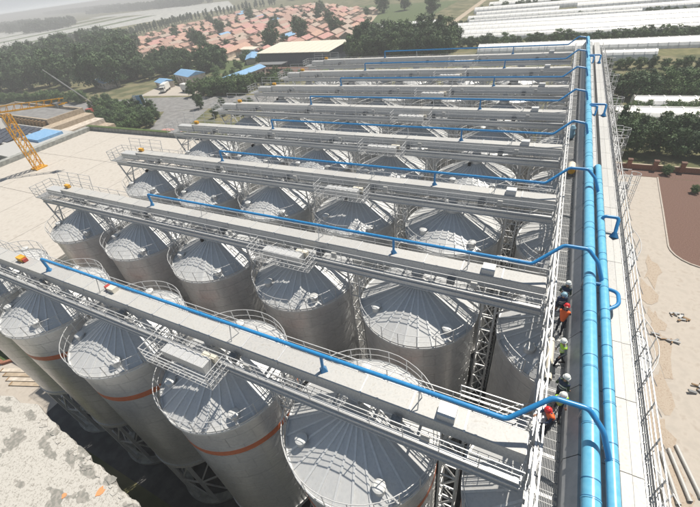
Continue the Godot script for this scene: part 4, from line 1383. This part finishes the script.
# ------------------------------------------------------------------ people
func sdf(bones: Array, cell: float, k: float, out: MB, clip := Vector2(-99, 99), xf := Transform3D(), flip := false) -> void:
	# bones: [a, b, ra, rb, colour]; smooth union of tapered capsules, meshed as surface nets
	var lo := Vector3(1e9, 1e9, 1e9)
	var hi := -lo
	for b in bones:
		var m: float = maxf(b[2], b[3]) + k + cell * 3
		var e := Vector3(m, m, m)
		lo = lo.min((b[0] as Vector3).min(b[1]) - e); hi = hi.max((b[0] as Vector3).max(b[1]) + e)
	var nx := int((hi.x - lo.x) / cell) + 2
	var ny := int((hi.y - lo.y) / cell) + 2
	var nz := int((hi.z - lo.z) / cell) + 2
	var f := PackedFloat32Array()
	f.resize(nx * ny * nz); f.fill(9.0)
	var near := PackedFloat32Array()
	near.resize(nx * ny * nz); near.fill(9.0)
	var who := PackedInt32Array()
	who.resize(nx * ny * nz)
	for bi in bones.size():
		var b: Array = bones[bi]
		var A: Vector3 = b[0]
		var B: Vector3 = b[1]
		var ra: float = b[2]
		var rb: float = b[3]
		var m := maxf(ra, rb) + k + cell * 2
		var e := Vector3(m, m, m)
		var p0 := ((A.min(B) - e - lo) / cell).max(Vector3.ZERO)
		var p1 := (A.max(B) + e - lo) / cell
		var d := B - A
		var dd := maxf(d.length_squared(), 1e-8)
		for z in range(int(p0.z), mini(int(p1.z) + 1, nz)):
			for y in range(int(p0.y), mini(int(p1.y) + 1, ny)):
				for x in range(int(p0.x), mini(int(p1.x) + 1, nx)):
					var p := lo + Vector3(x, y, z) * cell
					var t := clampf((p - A).dot(d) / dd, 0., 1.)
					var v := p.distance_to(A + d * t) - lerpf(ra, rb, t)
					var i := x + nx * (y + ny * z)
					if v < near[i]: near[i] = v; who[i] = bi
					var o := f[i]
					var h := maxf(k - absf(o - v), 0.) / k
					f[i] = minf(o, v) - h * h * k * .25
	var idx := {}
	var pos := []
	var nor := []
	var cc := []
	for z in nz - 1:
		for y in ny - 1:
			for x in nx - 1:
				var i := x + nx * (y + ny * z)
				var s := PackedFloat32Array([f[i], f[i + 1], f[i + nx], f[i + nx + 1], f[i + nx * ny], f[i + nx * ny + 1], f[i + nx * ny + nx], f[i + nx * ny + nx + 1]])
				var neg := 0
				for q in 8:
					if s[q] < 0.: neg += 1
				if neg == 0 or neg == 8: continue
				var acc := Vector3.ZERO
				var n := 0
				for q in 8:
					for ax in 3:
						var w := q | (1 << ax)
						if w == q: continue
						if (s[q] < 0.) != (s[w] < 0.):
							var t := s[q] / (s[q] - s[w])
							var pq := Vector3(q & 1, (q >> 1) & 1, (q >> 2) & 1)
							var pw := Vector3(w & 1, (w >> 1) & 1, (w >> 2) & 1)
							acc += pq.lerp(pw, t); n += 1
				idx[i] = pos.size()
				pos.append(lo + (Vector3(x, y, z) + acc / n) * cell)
				nor.append(Vector3(s[1] + s[3] + s[5] + s[7] - s[0] - s[2] - s[4] - s[6], s[2] + s[3] + s[6] + s[7] - s[0] - s[1] - s[4] - s[5], s[4] + s[5] + s[6] + s[7] - s[0] - s[1] - s[2] - s[3]).normalized())
				cc.append(bones[who[i]][4])
	var st := [1, nx, nx * ny]
	for i in idx:
		for ax in 3:
			var u: int = st[(ax + 1) % 3]
			var v: int = st[(ax + 2) % 3]
			var a := f[i]
			var b := f[i + st[ax]]
			if (a < 0.) == (b < 0.): continue
			if not (idx.has(i - u) and idx.has(i - v) and idx.has(i - u - v)): continue
			var q := [idx[i], idx[i - u], idx[i - u - v], idx[i - v]]
			if a >= 0.: q.reverse()
			var mid: Vector3 = (pos[q[0]] + pos[q[2]]) * .5
			if mid.y < clip.x or mid.y > clip.y: continue
			out.col = cc[q[0]]
			for tr in [[0, 1, 2], [0, 2, 3]]:
				var P := []
				var N := []
				for w in tr:
					P.append(xf * pos[q[w]]); N.append((xf.basis * nor[q[w]]).normalized())
				if flip: out.trin(P[0], P[1], P[2], N[0], N[1], N[2])
				else: out.trin(P[0], P[2], P[1], N[0], N[2], N[1])

func person(label: String, at: Vector3, turn: float, pose: int, vest: Material, helmet: Material, shirt: Color) -> void:
	var skin := Color(.42, .25, .17)
	var trou := Color(.03, .035, .05)
	var boot := Color(.02, .018, .016)
	var o := thing("person", label, "person", at, turn, "workers on the gallery walkway")
	var lean: float = [.04, .32, .12][pose]           # forward bend at the hips
	var hip := Vector3(0, .92, 0)
	var tip := Basis(Vector3.RIGHT, lean)
	var T := func(v: Vector3) -> Vector3: return hip + tip * (v - hip)
	var step: float = [.06, .12, .22][pose]
	var bones := []
	for s in [-1.0, 1.0]:
		var hp := Vector3(.095 * s, .9, 0)
		var kn := Vector3(.105 * s, .5, .05 + step * s * .5)
		var an := Vector3(.11 * s, .09, step * s)
		bones.append([hp, kn, .088, .062, trou]); bones.append([kn, an, .06, .042, trou])
		bones.append([an + Vector3(0, -.035, -.03), an + Vector3(.015 * s, -.045, .15), .045, .038, boot])
	bones.append([Vector3(-.06, .93, 0), Vector3(.06, .93, 0), .115, .115, trou])
	bones.append([Vector3(0, .96, 0), T.call(Vector3(0, 1.18, .01)), .125, .12, shirt])
	for s in [-1.0, 1.0]:
		bones.append([T.call(Vector3(.05 * s, 1.18, .0)), T.call(Vector3(.085 * s, 1.34, .0)), .11, .105, shirt])
		bones.append([T.call(Vector3(.04 * s, 1.42, -.01)), T.call(Vector3(.17 * s, 1.4, -.01)), .07, .062, shirt])
	bones.append([T.call(Vector3(0, 1.42, -.01)), T.call(Vector3(0, 1.54, .02)), .058, .052, skin])
	var hands := []
	for s in [-1.0, 1.0]:
		var sh: Vector3 = T.call(Vector3(.185 * s, 1.39, -.01))
		var el: Vector3
		var wr: Vector3
		if pose == 0:
			el = sh + Vector3(.06 * s, -.27, -.03); wr = el + Vector3(-.02 * s, -.18, .17)
		elif pose == 1:
			el = sh + Vector3(.05 * s, -.22, .15); wr = el + Vector3(-.05 * s, -.08, .23)
		else:
			el = sh + Vector3(.05 * s, -.27, -.08 * s); wr = el + Vector3(0, -.21, .12 + .05 * s)
		bones.append([sh, el, .056, .045, shirt]); bones.append([el, wr, .043, .029, shirt])
		hands.append([wr, (wr - el).normalized(), s])
	var m := MB.new()
	sdf(bones, .022, .05, m)
	# head with nose, chin, ears, eyes
	var hd: Vector3 = T.call(Vector3(0, 1.635, .035))
	var hb := [[hd + Vector3(0, .03, -.012), hd + Vector3(0, .045, -.012), .09, .088, skin], [hd + Vector3(0, -.03, .012), hd + Vector3(0, -.085, .045), .07, .036, skin],
		[hd + Vector3(0, .01, .085), hd + Vector3(0, -.025, .105), .009, .015, skin], [hd + Vector3(-.025, -.06, .082), hd + Vector3(.025, -.06, .082), .007, .007, Color(.3, .12, .1)],
		[hd + Vector3(0, -.06, -.01), T.call(Vector3(0, 1.5, .01)), .05, .052, skin]]
	for s in [-1.0, 1.0]:
		hb.append([hd + Vector3(.086 * s, .01, -.005), hd + Vector3(.09 * s, -.025, -.005), .017, .011, skin])
		hb.append([hd + Vector3(.03 * s, .013, .078), hd + Vector3(.034 * s, .013, .078), .010, .010, Color(.03, .02, .02)])
	sdf(hb, .011, .018, m)
	# hands: palm, four unequal bent fingers and a thumb from the palm's side
	for h in hands:
		var z: Vector3 = h[1]
		var s: float = h[2]
		var x := Vector3.UP.cross(z).normalized() if absf(z.y) < .9 else Vector3(1, 0, 0)
		var y := z.cross(x)
		var xf := Transform3D(Basis(x, y, z), h[0])
		var hbz := [[Vector3(-.022, 0, .02), Vector3(-.024, 0, .085), .019, .016, skin], [Vector3(.018, 0, .02), Vector3(.024, 0, .085), .019, .016, skin], [Vector3(0, 0, -.02), Vector3(0, 0, .07), .024, .018, skin]]
		var ln := [.052, .066, .07, .064]
		for q in 4:
			var fx := -.031 + .0205 * q
			var k1 := Vector3(fx, 0, .09)
			var k2 := k1 + Vector3(fx * .12, -.014, ln[q] * .55)
			var k3 := k2 + Vector3(0, -.03, ln[q] * .35)
			hbz.append([k1, k2, .0095, .009, skin]); hbz.append([k2, k3, .009, .008, skin])
		hbz.append([Vector3(-.03 * s, -.005, .025), Vector3(-.058 * s, -.015, .055), .013, .011, skin])
		hbz.append([Vector3(-.058 * s, -.015, .055), Vector3(-.058 * s, -.03, .085), .011, .009, skin])
		sdf(hbz, .0055, .006, m, Vector2(-99, 99), xf)
	part("body", m.mesh(M.cloth), o)
	# vest over the torso
	var vb := []
	for b in bones:
		if b[4] == shirt and vb.size() < 5: vb.append([b[0], b[1], b[2] + .016, b[3] + .016, shirt])
	var vm := MB.new()
	sdf(vb, .022, .05, vm, Vector2(.93, 1.47))
	part("vest", vm.mesh(vest), o)
	if pose != 1:
		for yy in [1.06, 1.2]:
			var wb := []
			for b in vb: wb.append([b[0], b[1], b[2] + .006, b[3] + .006, shirt])
			var wm := MB.new()
			sdf(wb, .022, .05, wm, Vector2(yy, yy + .05))
			part("reflective_strip", wm.mesh(M.reflective), o)
	# helmet: shell, brim and ridge
	var he := MB.new()
	he.lathe([Vector2(.146, -.005), Vector2(.146, .004), Vector2(.128, .014), Vector2(.126, .05), Vector2(.112, .095), Vector2(.08, .13), Vector2(.04, .148), Vector2(0, .152)], 20)
	he.lathe([Vector2(.12, -.004), Vector2(.146, -.005)], 20)
	var hx := Transform3D(tip, hd + tip * Vector3(0, .055, -.005))
	var hn := part("helmet", he.mesh(helmet), o, hx)
	var rg := MB.new()
	rg.tube([Vector3(0, .06, .118), Vector3(0, .115, .092), Vector3(0, .15, .03), Vector3(0, .152, -.03), Vector3(0, .115, -.092), Vector3(0, .06, -.118)], .012, 6)
	part("ridge", rg.mesh(helmet), hn)

func build_people() -> void:
	var fy := H + 1.2
	var navy := Color(.03, .045, .09)
	var grey := Color(.2, .22, .22)
	var olive := Color(.06, .09, .06)
	person("person in dark olive clothing with white helmet beside person in navy", Vector3(-.95, fy, -8.75), 2.9, 0, M.vest_navy, M.helmet_white, olive)
	person("person in navy work clothes with pale blue helmet", Vector3(-1.12, fy, -8.0), .3, 2, M.vest_navy, M.helmet_blue, navy)
	person("person in orange vest and red helmet beyond the loose cream duct", Vector3(-.98, fy, -6.9), 3.0, 1, M.vest_orange, M.helmet_red, navy)
	person("person in lime vest and white helmet beside the loose cream duct", Vector3(-.88, fy, -4.9), -1.3, 2, M.vest_green, M.helmet_white, grey)
	person("person in dark green clothing and white helmet behind person in lime vest", Vector3(-.85, fy, -2.95), 2.6, 0, M.vest_navy, M.helmet_white, olive)
	person("person in lime vest and white helmet next to person in orange vest", Vector3(-.92, fy, -2.25), .2, 2, M.vest_green, M.helmet_white, grey)
	person("person in orange vest and red helmet leaning by the white parapet", Vector3(-1.15, fy, -1.45), -1.0, 1, M.vest_orange, M.helmet_red, navy)
